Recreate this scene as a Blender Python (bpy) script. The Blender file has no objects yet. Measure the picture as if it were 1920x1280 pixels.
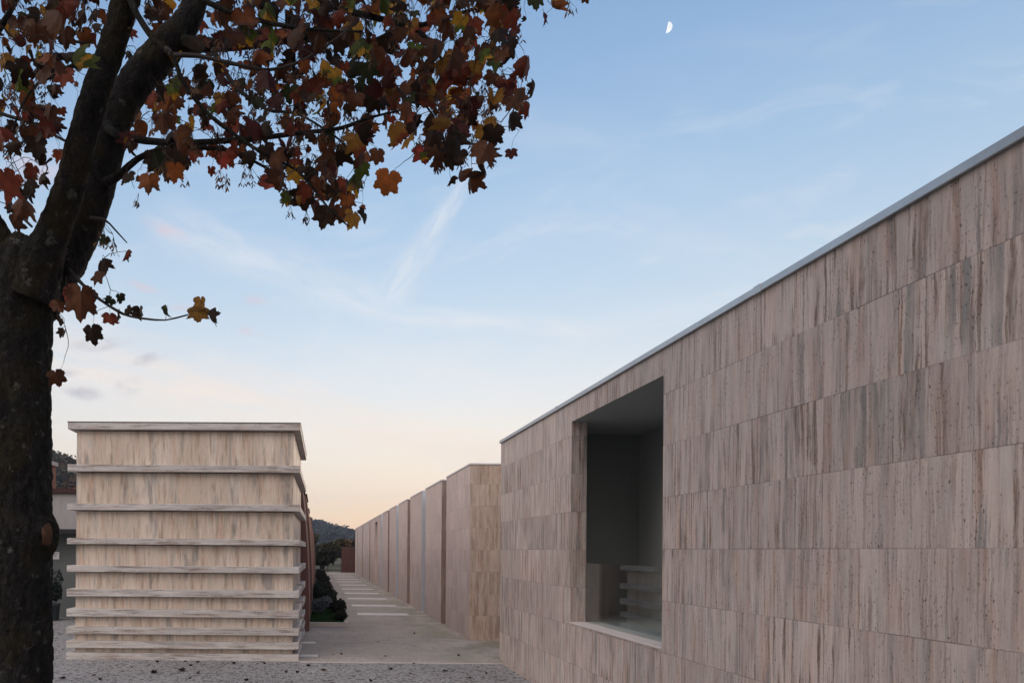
import bpy, bmesh, math, random
import numpy as np
from mathutils import Vector, Matrix, noise

random.seed(11)
rnd = random.Random(5)
S = bpy.context.scene
COL = S.collection
R = math.radians

# ---------------------------------------------------------------- camera
VX, VY, F, EYE, ROLL = 595.0, 1031.0, 1280.0, 1.6, 0.0075
cam = bpy.data.cameras.new('camera')
cam.sensor_width = 36.0
cam.lens = 24.0
cam.shift_x = (960 - VX) / 1920
cam.shift_y = (VY - 640) / 1920
cam.clip_start = 0.05
cam.clip_end = 6000
camo = bpy.data.objects.new('camera', cam)
COL.objects.link(camo)
camo.matrix_world = Matrix.Translation((0, 0, EYE)) @ Matrix.Rotation(R(90), 4, 'X') @ Matrix.Rotation(ROLL, 4, 'Z')
S.camera = camo

def at(px, py, Y):
    """world point seen at a photograph pixel, at distance Y"""
    dx, dy = px - VX, py - VY
    a = dx * math.cos(ROLL) + dy * math.sin(ROLL)
    b = -dx * math.sin(ROLL) + dy * math.cos(ROLL)
    return Vector((a / F * Y, Y, EYE - b / F * Y))

# ---------------------------------------------------------------- exposure
S.view_settings.view_transform = 'Standard'
S.view_settings.look = 'None'
S.view_settings.exposure = 0.0
S.view_settings.gamma = 1.0
S.view_settings.use_curve_mapping = False
S.cycles.max_bounces = 8
S.cycles.transparent_max_bounces = 12
S.cycles.use_denoising = True

def lin(r, g, b):
    def f(c):
        c /= 255.0
        return c / 12.92 if c <= 0.04045 else ((c + 0.055) / 1.055) ** 2.4
    return (f(r), f(g), f(b), 1.0)

# ---------------------------------------------------------------- node helper
class NT:
    def __init__(self, tree):
        self.t = tree
        tree.nodes.clear()
    def n(self, kind, ins=None, **props):
        nd = self.t.nodes.new(kind)
        for k, v in props.items():
            setattr(nd, k, v)
        for k, v in (ins or {}).items():
            sock = nd.inputs[k]
            if isinstance(v, bpy.types.NodeSocket):
                self.t.links.new(v, sock)
            else:
                sock.default_value = v
        return nd
    def m(self, op, a, b=0.0, c=0.0, clamp=False):
        nd = self.t.nodes.new('ShaderNodeMath')
        nd.operation = op
        nd.use_clamp = clamp
        for i, v in enumerate((a, b, c)):
            if isinstance(v, bpy.types.NodeSocket):
                self.t.links.new(v, nd.inputs[i])
            else:
                nd.inputs[i].default_value = v
        return nd.outputs[0]
    def vec(self, x, y, z=0.0):
        return self.n('ShaderNodeCombineXYZ', {0: x, 1: y, 2: z}).outputs[0]
    def ramp(self, fac, stops, interp='LINEAR'):
        nd = self.t.nodes.new('ShaderNodeValToRGB')
        cr = nd.color_ramp
        cr.interpolation = interp
        while len(cr.elements) > 1:
            cr.elements.remove(cr.elements[-1])
        cr.elements[0].position = stops[0][0]
        cr.elements[0].color = stops[0][1]
        for p, c in stops[1:]:
            e = cr.elements.new(p)
            e.color = c
        self.t.links.new(fac, nd.inputs[0])
        return nd.outputs[0]
    def sm(self, v, lo, hi):
        nd = self.n('ShaderNodeMapRange', {0: v, 1: lo, 2: hi, 3: 0.0, 4: 1.0}, interpolation_type='SMOOTHSTEP')
        return nd.outputs[0]
    def mix(self, fac, a, b, mode='MIX'):
        nd = self.t.nodes.new('ShaderNodeMix')
        nd.data_type = 'RGBA'
        nd.blend_type = mode
        nd.clamp_factor = True
        for k, v in ((0, fac), (6, a), (7, b)):
            if isinstance(v, bpy.types.NodeSocket):
                self.t.links.new(v, nd.inputs[k])
            else:
                nd.inputs[k].default_value = v
        return nd.outputs[2]
    def noise(self, vec, scale=1.0, detail=3.0, rough=0.55, dim='3D', dist=0.0):
        nd = self.n('ShaderNodeTexNoise', {'Vector': vec, 'Scale': scale, 'Detail': detail, 'Roughness': rough, 'Distortion': dist}, noise_dimensions=dim)
        return nd.outputs[0]
    def link(self, a, b):
        self.t.links.new(a, b)

# ---------------------------------------------------------------- world: dusk sky
W = bpy.data.worlds.new('World')
S.world = W
W.use_nodes = True
w = NT(W.node_tree)
SUN_AZ = 0.20                        # radians to the right of straight ahead (+Y)
SUN_EL = R(3.0)
geo = w.n('ShaderNodeTexCoord').outputs['Generated']
sep = w.n('ShaderNodeSeparateXYZ', {0: geo})
dx_, dy_, dz_ = sep.outputs
sdot = w.m('ADD', w.m('MULTIPLY', dx_, math.sin(SUN_AZ)), w.m('MULTIPLY', dy_, math.cos(SUN_AZ)))
grad = w.ramp(w.m('MAXIMUM', dz_, 0.0), [
    (0.0, lin(255, 212, 180)), (0.05, lin(255, 229, 200)), (0.10, lin(255, 240, 222)), (0.165, lin(249, 244, 236)),
    (0.23, lin(232, 239, 245)), (0.34, lin(201, 223, 243)), (0.46, lin(174, 205, 237)),
    (0.58, lin(149, 185, 226)), (0.75, lin(120, 157, 206)), (1.0, lin(98, 126, 176))])
h = w.m('MULTIPLY_ADD', sdot, 0.5, 0.5)
azf = w.m('MULTIPLY_ADD', w.m('POWER', w.m('MAXIMUM', h, 0.0), 1.7), 0.50, 0.55)
sky_n = w.n('ShaderNodeTexSky', sky_type='NISHITA', sun_disc=False, sun_elevation=SUN_EL, sun_rotation=SUN_AZ,
            altitude=100.0, air_density=1.0, dust_density=1.2, ozone_density=1.5).outputs[0]
sky_s = w.mix(1.0, sky_n, (0.09, 0.09, 0.09, 1), 'MULTIPLY')
base = w.mix(0.96, sky_s, grad)
base = w.mix(1.0, base, w.n('ShaderNodeCombineColor', {0: azf, 1: azf, 2: w.m('MULTIPLY_ADD', azf, 0.92, 0.08)}).outputs[0], 'MULTIPLY')
# unseen sky behind and left of the camera, brightness added to fill the walls
q_ = w.m('ADD', w.m('MULTIPLY', dx_, -0.75), w.m('MULTIPLY', dy_, -0.66))
rearf = w.m('MULTIPLY', w.sm(q_, 0.02, 0.75), 0.95)
rear_k = w.m('MULTIPLY_ADD', w.sm(dz_, 0.05, 0.62), 2.9, 0.55)
base = w.mix(rearf, base, w.n('ShaderNodeCombineColor', {0: rear_k, 1: w.m('MULTIPLY', rear_k, .90), 2: w.m('MULTIPLY', rear_k, .855)}).outputs[0])
# clouds, in world directions (only ahead, over the valley)
ys = w.m('MAXIMUM', dy_, 0.05)
u = w.m('DIVIDE', dx_, ys)
v = w.m('DIVIDE', dz_, ys)
front = w.sm(dy_, 0.15, 0.4)
uv = w.vec(u, v)
wob = w.noise(uv, 3.0, 4.0)
wv = w.m('MULTIPLY_ADD', w.m('SUBTRACT', wob, 0.5), 0.06, v)
wu = w.m('MULTIPLY_ADD', w.m('SUBTRACT', wob, 0.5), 0.06, u)
def band(u0, v0, u1, v1, wid0, wid1, amount, scale=(4, 40), soft0=0.06):
    L = math.hypot(u1 - u0, v1 - v0)
    ex, ey = (u1 - u0) / L, (v1 - v0) / L
    a = w.m('ADD', w.m('MULTIPLY', w.m('SUBTRACT', wu, u0), ex), w.m('MULTIPLY', w.m('SUBTRACT', wv, v0), ey))
    p = w.m('ADD', w.m('MULTIPLY', w.m('SUBTRACT', wu, u0), -ey), w.m('MULTIPLY', w.m('SUBTRACT', wv, v0), ex))
    t = w.m('DIVIDE', a, L, clamp=True)
    wd = w.m('MULTIPLY_ADD', t, wid1 - wid0, wid0)
    prof = w.m('SUBTRACT', 1.0, w.sm(w.m('ABSOLUTE', w.m('DIVIDE', p, wd)), 0.0, 1.0))
    ends = w.m('MULTIPLY', w.sm(a, -soft0, soft0), w.m('SUBTRACT', 1.0, w.sm(a, L - soft0, L + soft0)))
    tex = w.noise(w.vec(w.m('MULTIPLY', a, scale[0]), w.m('MULTIPLY', p, scale[1])), 2.0, 5.0)
    return w.m('MULTIPLY', w.m('MULTIPLY', w.m('MULTIPLY', prof, ends), w.sm(tex, 0.18, 0.72)), amount)
white = (0.90, 0.89, 0.91, 1)
cl = w.m('MAXIMUM', band(.225, .56, .09, .345, .016, .05, .50, (8, 40)), band(-.24, .48, .12, .345, .06, .055, .46, (5, 18)))
cl = w.m('MAXIMUM', cl, band(.08, .352, .42, .325, .03, .02, .48, (5, 30)))
cl = w.m('MAXIMUM', cl, band(.05, .30, .5, .18, .04, .03, .42, (3, 25), .12))
cl = w.m('MAXIMUM', cl, band(.30, .50, .9, .40, .10, .05, .16, (3, 14), .2))
cl = w.m('MAXIMUM', cl, band(.10, .66, .55, .56, .09, .06, .14, (3, 14), .2))
cir = w.noise(w.vec(w.m('ADD', w.m('MULTIPLY', wu, 3.0), w.m('MULTIPLY', wv, 5.0)), w.m('ADD', w.m('MULTIPLY', wu, -4.5), w.m('MULTIPLY', wv, 13.0))), 1.0, 6.0, 0.62, dist=.8)
cir = w.m('MULTIPLY', w.m('MULTIPLY', w.sm(cir, .46, .74), w.m('SUBTRACT', 1.0, w.sm(dz_, .34, .62))), .30)
cl = w.m('MAXIMUM', cl, cir)
cl = w.m('MULTIPLY', cl, front)
skyc = w.mix(cl, base, white)
warm = w.m('MULTIPLY', band(-.45, .30, .40, .105, .095, .03, .72, (2.5, 18), .15), front)
skyc = w.mix(warm, skyc, lin(255, 240, 228))
def puff(px, py, rx, ry, rot=0.0):
    c = at(px, py, 1.0)
    du = w.m('SUBTRACT', wu, c.x)
    dv = w.m('SUBTRACT', wv, c.z - EYE)
    cr, sr = math.cos(rot), math.sin(rot)
    a = w.m('DIVIDE', w.m('ADD', w.m('MULTIPLY', du, cr), w.m('MULTIPLY', dv, sr)), rx / F)
    b = w.m('DIVIDE', w.m('ADD', w.m('MULTIPLY', du, -sr), w.m('MULTIPLY', dv, cr)), ry / F)
    d = w.m('SQRT', w.m('ADD', w.m('MULTIPLY', a, a), w.m('MULTIPLY', b, b)))
    return w.m('SUBTRACT', 1.0, w.sm(d, 0.1, 1.0))
fine = w.noise(w.vec(w.m('MULTIPLY', u, 20), w.m('MULTIPLY', v, 34)), 1.0, 5.0, 0.6)
fmask = w.m('MULTIPLY', w.sm(fine, 0.30, 0.62), front)
pink = puff(305, 432, 70, 20, -.35)
for q in ((275, 540, 60, 15, -.2), (470, 568, 36, 15, -.2), (465, 628, 34, 13, -.3), (360, 575, 60, 12, 0.0), (60, 320, 90, 60, 0.0), (640, 350, 40, 15, -.3)):
    pink = w.m('MAXIMUM', pink, puff(*q))
skyc = w.mix(w.m('MULTIPLY', w.m('MULTIPLY', pink, fmask), 0.6), skyc, lin(224, 208, 218))
grey = puff(160, 727, 55, 20, -.15)
for q in ((250, 715, 34, 24, 0.0), (285, 668, 42, 16, 0.2), (190, 640, 70, 16, 0.0), (120, 690, 50, 14, 0)):
    grey = w.m('MAXIMUM', grey, puff(*q))
skyc = w.mix(w.m('MULTIPLY', w.m('MULTIPLY', grey, fmask), 0.62), skyc, lin(178, 176, 190))
below = w.sm(dz_, -0.03, 0.0)
skyc = w.mix(below, (0.05, 0.045, 0.04, 1), skyc)
bg = w.n('ShaderNodeBackground', {0: skyc, 1: 1.0})
w.link(bg.outputs[0], w.n('ShaderNodeOutputWorld').inputs[0])

# afterglow of the set sun
sun = bpy.data.lights.new('sun', 'SUN')
sun.energy = 0.85
sun.angle = R(28)
sun.color = (1.0, 0.72, 0.5)
suno = bpy.data.objects.new('sun', sun)
COL.objects.link(suno)
suno.rotation_euler = (R(90) - R(9), 0, math.pi - SUN_AZ)

# ---------------------------------------------------------------- materials
def mat(name):
    m = bpy.data.materials.new(name)
    m.use_nodes = True
    return m, NT(m.node_tree)

def finish(t, shader):
    t.link(shader, t.n('ShaderNodeOutputMaterial').inputs[0])

def pbsdf(t, color, rough=0.8, metal=0.0, normal=None, spec=0.35):
    ins = {'Base Color': color, 'Roughness': rough, 'Metallic': metal, 'Specular IOR Level': spec}
    if normal is not None:
        ins['Normal'] = normal
    return t.n('ShaderNodeBsdfPrincipled', ins).outputs[0]

def face_uv(t):
    """planar coordinates along each face: u runs along the wall, v upwards"""
    oi = t.n('ShaderNodeObjectInfo').outputs['Random']
    p = t.n('ShaderNodeSeparateXYZ', {0: t.n('ShaderNodeTexCoord').outputs['Object']})
    nrm = t.n('ShaderNodeSeparateXYZ', {0: t.n('ShaderNodeNewGeometry').outputs['True Normal']})
    isx = t.m('GREATER_THAN', t.m('ABSOLUTE', nrm.outputs[0]), 0.6)
    isz = t.m('GREATER_THAN', t.m('ABSOLUTE', nrm.outputs[2]), 0.6)
    uu = t.m('ADD', t.m('MULTIPLY', isx, p.outputs[1]), t.m('MULTIPLY', t.m('SUBTRACT', 1.0, isx), p.outputs[0]))
    vv = t.m('ADD', t.m('MULTIPLY', isz, p.outputs[1]), t.m('MULTIPLY', t.m('SUBTRACT', 1.0, isz), p.outputs[2]))
    return uu, vv, t.m('MULTIPLY', oi, 61.0)

def travertine(name, light, mid, brown, grey, ph=0.395, z0=0.048, pw=0.82, joints=True, horizontal=False,
               streak=1.0, broad=1.0, pits=1.0, tint=0.12, vary=False):
    m, t = mat(name)
    uu, vv, off = face_uv(t)
    if joints:
        rowf = t.m('DIVIDE', t.m('SUBTRACT', vv, z0), ph)
        row = t.m('FLOOR', rowf)
        rr = t.n('ShaderNodeTexWhiteNoise', {1: t.m('ADD', row, off)}, noise_dimensions='1D').outputs[0]
        colf = t.m('ADD', t.m('DIVIDE', uu, pw), rr)
        colu = t.m('FLOOR', colf)
        wn = t.n('ShaderNodeTexWhiteNoise', {0: t.vec(colu, row, off)}, noise_dimensions='3D').outputs[1]
        ws = t.n('ShaderNodeSeparateColor', {0: wn}).outputs
        fr = t.m('FRACT', rowf)
        fc = t.m('FRACT', colf)
        ev = t.m('MULTIPLY', t.m('MINIMUM', fr, t.m('SUBTRACT', 1.0, fr)), ph)
        eu = t.m('MULTIPLY', t.m('MINIMUM', fc, t.m('SUBTRACT', 1.0, fc)), pw)
        joint = t.m('SUBTRACT', 1.0, t.sm(t.m('MINIMUM', ev, t.m('ADD', eu, 0.0006)), 0.0006, 0.0036))
        gu = t.m('MULTIPLY_ADD', ws[0], 40.0, uu)
        gv = t.m('MULTIPLY_ADD', ws[1], 40.0, vv)
        br = ws[2]
        if vary:                      # some slabs are nearly plain, others strongly veined
            streak = t.m('MULTIPLY_ADD', ws[0], 1.0 * streak, .65 * streak)
        joint = t.m('MULTIPLY', joint, t.m('MULTIPLY_ADD', t.sm(t.noise(t.vec(t.m('MULTIPLY', uu, 2.3), t.m('MULTIPLY', vv, 2.3)), 1.0, 2.0), .35, .65), .8, .2))
    else:
        gu = t.m('ADD', uu, off)
        gv = t.m('ADD', vv, off)
        joint = None
        br = t.noise(t.vec(t.m('MULTIPLY', gu, 1.3), 0.0), 1.0, 0.0)
    if horizontal:
        gu, gv = gv, gu
    # slight waviness of the bedding
    wave = t.m('SUBTRACT', t.noise(t.vec(t.m('MULTIPLY', gu, 5.0), t.m('MULTIPLY', gv, 4.0)), 1.0, 3.0), 0.5)
    wave2 = t.m('SUBTRACT', t.noise(t.vec(t.m('MULTIPLY', gu, 30.0), t.m('MULTIPLY', gv, 22.0), 2.0), 1.0, 3.0), 0.5)
    gu = t.m('ADD', gu, t.m('ADD', t.m('MULTIPLY', wave, 0.022), t.m('MULTIPLY', wave2, 0.009)))
    n_broad = t.noise(t.vec(t.m('MULTIPLY', gu, 5.5 * broad), t.m('MULTIPLY', gv, 0.45)), 1.0, 2.0)
    n_mid = t.noise(t.vec(t.m('MULTIPLY', gu, 24.0 * broad), t.m('MULTIPLY', gv, 1.3), 3.0), 1.0, 4.0, 0.65)
    n_fine = t.noise(t.vec(t.m('MULTIPLY', gu, 120.0), t.m('MULTIPLY', gv, 5.0), 7.0), 1.0, 3.0, 0.6)
    n_patch = t.noise(t.vec(t.m('MULTIPLY', gu, 9.0), t.m('MULTIPLY', gv, 2.6), 11.0), 1.0, 3.0)
    n_grey = t.noise(t.vec(t.m('MULTIPLY', gu, 8.0 * broad), t.m('MULTIPLY', gv, 0.7), 17.0), 1.0, 4.0, 0.6)
    c = t.mix(t.sm(n_broad, 0.34, 0.66), light, mid)
    s1 = t.m('MULTIPLY', t.sm(n_mid, 0.46, 0.64), t.sm(n_patch, 0.30, 0.58))
    c = t.mix(t.m('MULTIPLY', s1, t.m('MULTIPLY', streak, 0.9), clamp=True), c, brown)
    s2 = t.m('MULTIPLY', t.sm(n_grey, 0.535, 0.64), t.m('MULTIPLY_ADD', t.sm(n_patch, 0.3, 0.6), 0.6, 0.4))
    c = t.mix(t.m('MULTIPLY', s2, t.m('MULTIPLY', streak, 0.85), clamp=True), c, grey)
    n_red = t.noise(t.vec(t.m('MULTIPLY', gu, 13.0), t.m('MULTIPLY', gv, 1.6), 23.0), 1.0, 3.0, 0.6)
    c = t.mix(t.m('MULTIPLY', t.sm(n_red, 0.52, 0.66), 0.35), c, (light[0] * .92, light[1] * .70, light[2] * .60, 1))
    c = t.mix(t.m('MULTIPLY', t.sm(n_red, 0.46, 0.34), 0.40), c, (grey[0] * 1.9, grey[1] * 1.95, grey[2] * 1.85, 1))
    n_grain = t.noise(t.vec(t.m('MULTIPLY', gu, 210.0), t.m('MULTIPLY', gv, 60.0), 9.0), 1.0, 3.0, 0.7)
    fl = t.m('ADD', t.m('MULTIPLY_ADD', n_fine, 0.75, 0.44), t.m('MULTIPLY', n_grain, 0.40))
    c = t.mix(1.0, c, t.n('ShaderNodeCombineColor', {0: fl, 1: fl, 2: fl}).outputs[0], 'MULTIPLY')
    bt = t.m('MULTIPLY_ADD', t.m('SUBTRACT', br, 0.5), tint * 2, 1.0)
    c = t.mix(1.0, c, t.n('ShaderNodeCombineColor', {0: bt, 1: bt, 2: bt}).outputs[0], 'MULTIPLY')
    # open pores, drawn out along the bedding
    pn = t.noise(t.vec(t.m('MULTIPLY', gu, 120.0), t.m('MULTIPLY', gv, 48.0), 5.0), 1.0, 2.0, 0.5)
    pm = t.m('MULTIPLY', t.sm(pn, 0.625, 0.67), t.sm(t.m('ADD', n_mid, n_patch), 0.86, 1.06))
    pm = t.m('MULTIPLY', pm, pits, clamp=True)
    c = t.mix(t.m('MULTIPLY', pm, 0.88), c, (0.018, 0.013, 0.010, 1))
    hgt = t.m('MULTIPLY_ADD', n_fine, 0.12, t.m('MULTIPLY', pm, -1.0))
    if joint is not None:
        c = t.mix(t.m('MULTIPLY', joint, 0.62), c, (0.045, 0.035, 0.03, 1))
        hgt = t.m('SUBTRACT', hgt, joint)
    bump = t.n('ShaderNodeBump', {'Height': hgt, 'Strength': 0.35, 'Distance': 0.004}).outputs[0]
    rgh = t.m('MULTIPLY_ADD', n_fine, 0.2, 0.42)
    finish(t, pbsdf(t, c, rgh, 0, bump, 0.3))
    return m

PANEL = travertine('travertine_panels', (.50, .425, .392, 1), (.415, .345, .316, 1), (.165, .113, .088, 1), (.215, .205, .198, 1), broad=1.9, streak=.85, pits=.85, vary=True)
ROWST = travertine('travertine_row', (.56, .46, .43, 1), (.49, .40, .37, 1), (.27, .18, .14, 1), (.29, .26, .25, 1), pw=0.62, streak=0.55, pits=.6, tint=.06)
BROWNST = travertine('travertine_brown', (.52, .41, .34, 1), (.44, .335, .27, 1), (.25, .16, .105, 1), (.25, .21, .18, 1), pw=0.62, streak=0.75, pits=.6, tint=.06)
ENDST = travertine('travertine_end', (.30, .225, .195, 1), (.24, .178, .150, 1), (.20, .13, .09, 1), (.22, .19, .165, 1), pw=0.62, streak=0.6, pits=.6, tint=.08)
BLOCKST = travertine('travertine_bands', (.68, .58, .495, 1), (.57, .465, .38, 1), (.34, .235, .155, 1), (.22, .21, .20, 1), joints=False, streak=.8, broad=.65, pits=.5, tint=.12)
LEDGEST = travertine('travertine_ledge', (.57, .54, .51, 1), (.50, .465, .44, 1), (.17, .105, .075, 1), (.36, .34, .33, 1), joints=False, horizontal=True, streak=.85, broad=1.0, pits=1.2, tint=.08)

def simple(name, color, rough=0.7, metal=0.0, var=0.15, scale=6.0, bump=0.2, bdist=0.004, spec=0.35, stretch=(1, 1, 1), vary=0.0):
    m, t = mat(name)
    co = t.n('ShaderNodeTexCoord').outputs['Object']
    co = t.n('ShaderNodeMapping', {0: co, 3: stretch}).outputs[0]
    n1 = t.noise(co, scale, 5.0, 0.6)
    n2 = t.noise(co, scale * 9, 4.0, 0.6)
    f = t.m('ADD', t.m('MULTIPLY', t.m('SUBTRACT', n1, 0.5), var * 3), t.m('MULTIPLY_ADD', t.m('SUBTRACT', n2, 0.5), var * 1.5, 1.0))
    c = t.mix(1.0, color, t.n('ShaderNodeCombineColor', {0: f, 1: f, 2: f}).outputs[0], 'MULTIPLY')
    nb = t.n('ShaderNodeBump', {'Height': t.m('ADD', n1, n2), 'Strength': bump, 'Distance': bdist}).outputs[0]
    if vary:
        k = t.m('MULTIPLY_ADD', t.n('ShaderNodeObjectInfo').outputs['Random'], vary * 2, 1.0 - vary)
        c = t.mix(1.0, c, t.n('ShaderNodeCombineColor', {0: k, 1: k, 2: k}).outputs[0], 'MULTIPLY')
    finish(t, pbsdf(t, c, rough, metal, nb, spec))
    return m

COPING = simple('coping_metal', (.46, .50, .54, 1), .40, .85, .16, 2.5, .10)
PALECOPE = simple('pale_coping', (.66, .66, .66, 1), .45, .3, .10, 2.5, .08)
DARKMETAL = simple('dark_flashing', (.09, .09, .095, 1), .5, .6, .1, 3)
ALU = simple('satin_metal', (.58, .62, .68, 1), .45, .6, .05, 1.0, .04)
NICHESHADE = simple('dark_polished_panel', (.20, .21, .206, 1), .34, 0, .06, 2.0, .03, spec=.6)  # darker than the plaster: shade of the niche put into the colour
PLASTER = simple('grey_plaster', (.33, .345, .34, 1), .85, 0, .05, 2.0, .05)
SILL = simple('sill_stone', (.55, .50, .47, 1), .6, 0, .1, 8)
KERB = simple('kerb_stone', (.52, .46, .42, 1), .75, 0, .18, 6)
INLAY = simple('white_inlay', (.53, .50, .47, 1), .6, 0, .22, 5)
TERRA = simple('red_render', (.25, .125, .098, 1), .85, 0, .18, 2.5, .25, stretch=(1, 1, .35), vary=.42)
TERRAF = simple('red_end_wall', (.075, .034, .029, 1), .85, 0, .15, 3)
CONC = simple('grey_fascia', (.30, .285, .28, 1), .85, 0, .16, 4, .2, stretch=(4, 4, .6))
GREYWALL = simple('grey_wall', (.13, .14, .14, 1), .9, 0, .1, 3)
ROOFRED = simple('roof_red', (.050, .018, .016, 1), .8, 0, .2, 8)
PINKWALL = simple('pink_wall', (.36, .22, .17, 1), .9, 0, .12, 3)
BRICK = simple('brick_chimney', (.30, .13, .085, 1), .9, 0, .2, 9)
BLACK = simple('black_steel', (.018, .018, .020, 1), .5, .3, .1, 5)
POT = simple('pot_glaze', (.05, .065, .075, 1), .6, 0, .15, 8)
SIGNW = simple('plaque_white', (.62, .62, .62, 1), .5, 0, .05, 8)
SIGNT = simple('plaque_letters', (.06, .06, .065, 1), .6, 0, .05, 8)
SOIL = simple('soil', (.030, .022, .016, 1), .95, 0, .4, 14, .6, .02)
GROUND = simple('field_ground', (.045, .05, .028, 1), .95, 0, .3, .6, .4, .05)
HILLG = simple('hill_ground', (.030, .034, .022, 1), .95, 0, .3, .08, .4, .3)

def gravel_mat():
    m, t = mat('gravel')
    co = t.n('ShaderNodeTexCoord').outputs['Object']
    vo = t.n('ShaderNodeTexVoronoi', {'Vector': co, 'Scale': 90.0, 'Randomness': 1.0}, feature='F1')
    vb = t.n('ShaderNodeTexVoronoi', {'Vector': co, 'Scale': 26.0, 'Randomness': 1.0}, feature='F1')
    cs = t.n('ShaderNodeSeparateColor', {0: vo.outputs['Color']}).outputs
    cb = t.n('ShaderNodeSeparateColor', {0: vb.outputs['Color']}).outputs
    big = t.noise(co, 0.7, 4.0)
    medn = t.noise(co, 7.0, 4.0, .65)
    c = t.ramp(cs[0], [(0.0, (.10, .097, .093, 1)), (.2, (.25, .243, .237, 1)), (.6, (.385, .377, .37, 1)), (1.0, (.54, .53, .52, 1))])
    dk = t.m('MULTIPLY', t.sm(cb[1], .80, .86), .7)
    c = t.mix(dk, c, (.055, .05, .045, 1))
    gap = t.sm(vo.outputs['Distance'], .55, .9)
    c = t.mix(t.m('MULTIPLY', gap, .6), c, (.07, .065, .06, 1))
    f = t.m('ADD', t.m('MULTIPLY_ADD', big, .5, .55), t.m('MULTIPLY', medn, .4))
    c = t.mix(1.0, c, t.n('ShaderNodeCombineColor', {0: f, 1: f, 2: f}).outputs[0], 'MULTIPLY')
    hh = t.m('SUBTRACT', t.m('MULTIPLY', cs[1], .5), vo.outputs['Distance'])
    b = t.n('ShaderNodeBump', {'Height': hh, 'Strength': .9, 'Distance': .012}).outputs[0]
    finish(t, pbsdf(t, c, .85, 0, b, .2))
    return m
GRAVEL = gravel_mat()

def pave_mat():
    m, t = mat('exposed_aggregate_paving')
    co = t.n('ShaderNodeTexCoord').outputs['Object']
    big = t.noise(co, .55, 5.0, .6)
    med = t.noise(co, 3.5, 5.0, .65)
    vo = t.n('ShaderNodeTexVoronoi', {'Vector': co, 'Scale': 75.0}, feature='F1')
    cs = t.n('ShaderNodeSeparateColor', {0: vo.outputs['Color']}).outputs
    c = t.mix(t.sm(big, .3, .7), (.42, .362, .308, 1), (.34, .30, .25, 1))
    c = t.mix(t.m('MULTIPLY', t.sm(med, .5, .75), .45), c, (.15, .135, .10, 1))
    p = t.n('ShaderNodeSeparateXYZ', {0: co}).outputs
    moss = t.m('MULTIPLY', t.sm(p[0], 1.4, 2.7), t.sm(t.noise(co, 1.1, 5.0, .65), .38, .62))
    c = t.mix(t.m('MULTIPLY', moss, .5), c, (.13, .135, .07, 1))
    f = t.m('MULTIPLY_ADD', cs[0], .5, .75)
    c = t.mix(1.0, c, t.n('ShaderNodeCombineColor', {0: f, 1: f, 2: f}).outputs[0], 'MULTIPLY')
    sp = t.m('MULTIPLY', t.sm(cs[1], .955, .965), .7)
    c = t.mix(sp, c, (.04, .035, .03, 1))
    b = t.n('ShaderNodeBump', {'Height': t.m('ADD', med, cs[2]), 'Strength': .35, 'Distance': .006}).outputs[0]
    finish(t, pbsdf(t, c, .8, 0, b, .3))
    return m
PAVE = pave_mat()

def bark_mat(name, c0, c1, lich, moss, moss_amt, scale=1.0):
    m, t = mat(name)
    co = t.n('ShaderNodeTexCoord').outputs['Object']
    dn = t.n('ShaderNodeTexNoise', {'Vector': co, 'Scale': 9.0, 'Detail': 4.0}).outputs[1]
    cod = t.mix(.12, co, dn, 'ADD')
    st = t.n('ShaderNodeMapping', {0: cod, 3: (1, 1, .38)}).outputs[0]
    n1 = t.noise(st, 16 * scale, 6.0, .65, dist=.6)
    vo = t.n('ShaderNodeTexVoronoi', {'Vector': st, 'Scale': 42.0 * scale}, feature='DISTANCE_TO_EDGE')
    crack = t.m('SUBTRACT', 1.0, t.sm(vo.outputs[0], 0.0, .16))
    n2 = t.noise(co, 55, 4.0, .6)
    nl = t.noise(co, 11, 4.0, .7)
    nm = t.noise(co, 4.2, 4.0, .6)
    c = t.mix(t.sm(n1, .3, .7), c0, c1)
    c = t.mix(t.m('MULTIPLY', crack, .32), c, (.008, .007, .006, 1))
    c = t.mix(t.m('MULTIPLY', t.sm(nm, .46, .62), moss_amt), c, moss)
    c = t.mix(t.m('MULTIPLY', t.sm(nl, .60, .69), .7), c, lich)
    hh = t.m('ADD', t.m('MULTIPLY', n2, .35), t.m('SUBTRACT', n1, t.m('MULTIPLY', crack, .4)))
    b = t.n('ShaderNodeBump', {'Height': hh, 'Strength': .9, 'Distance': .014}).outputs[0]
    finish(t, pbsdf(t, c, .95, 0, b, .12))
    return m
BARK = bark_mat('trunk_bark', (.012, .0115, .011, 1), (.030, .028, .027, 1), (.11, .11, .10, 1), (.036, .028, .011, 1), .4)
TWIG = simple('twig_bark', (.028, .022, .020, 1), .8, 0, .3, 30, .3)
SCAR = simple('scar_wood', (.075, .032, .014, 1), .8, 0, .3, 20, .5)

def leaf_mat(name, trans=0.35, veins=True, gain=1.0):
    m, t = mat(name)
    at_ = t.n('ShaderNodeAttribute', attribute_name='leaf_col').outputs['Color']
    co = t.n('ShaderNodeTexCoord').outputs['Object']
    n1 = t.noise(co, 28, 4.0, .6)
    n2 = t.noise(co, 120, 3.0, .6)
    f = t.m('MULTIPLY', t.m('ADD', t.m('MULTIPLY_ADD', n1, 1.1, .28), t.m('MULTIPLY', n2, .4)), gain)
    c = t.mix(1.0, at_, t.n('ShaderNodeCombineColor', {0: f, 1: f, 2: f}).outputs[0], 'MULTIPLY')
    b = t.n('ShaderNodeBump', {'Height': n2, 'Strength': .3, 'Distance': .003}).outputs[0]
    d = pbsdf(t, c, .6, 0, b, .25)
    tr = t.n('ShaderNodeBsdfTranslucent', {0: c}).outputs[0]
    finish(t, t.n('ShaderNodeMixShader', {0: trans, 1: d, 2: tr}).outputs[0])
    return m
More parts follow.
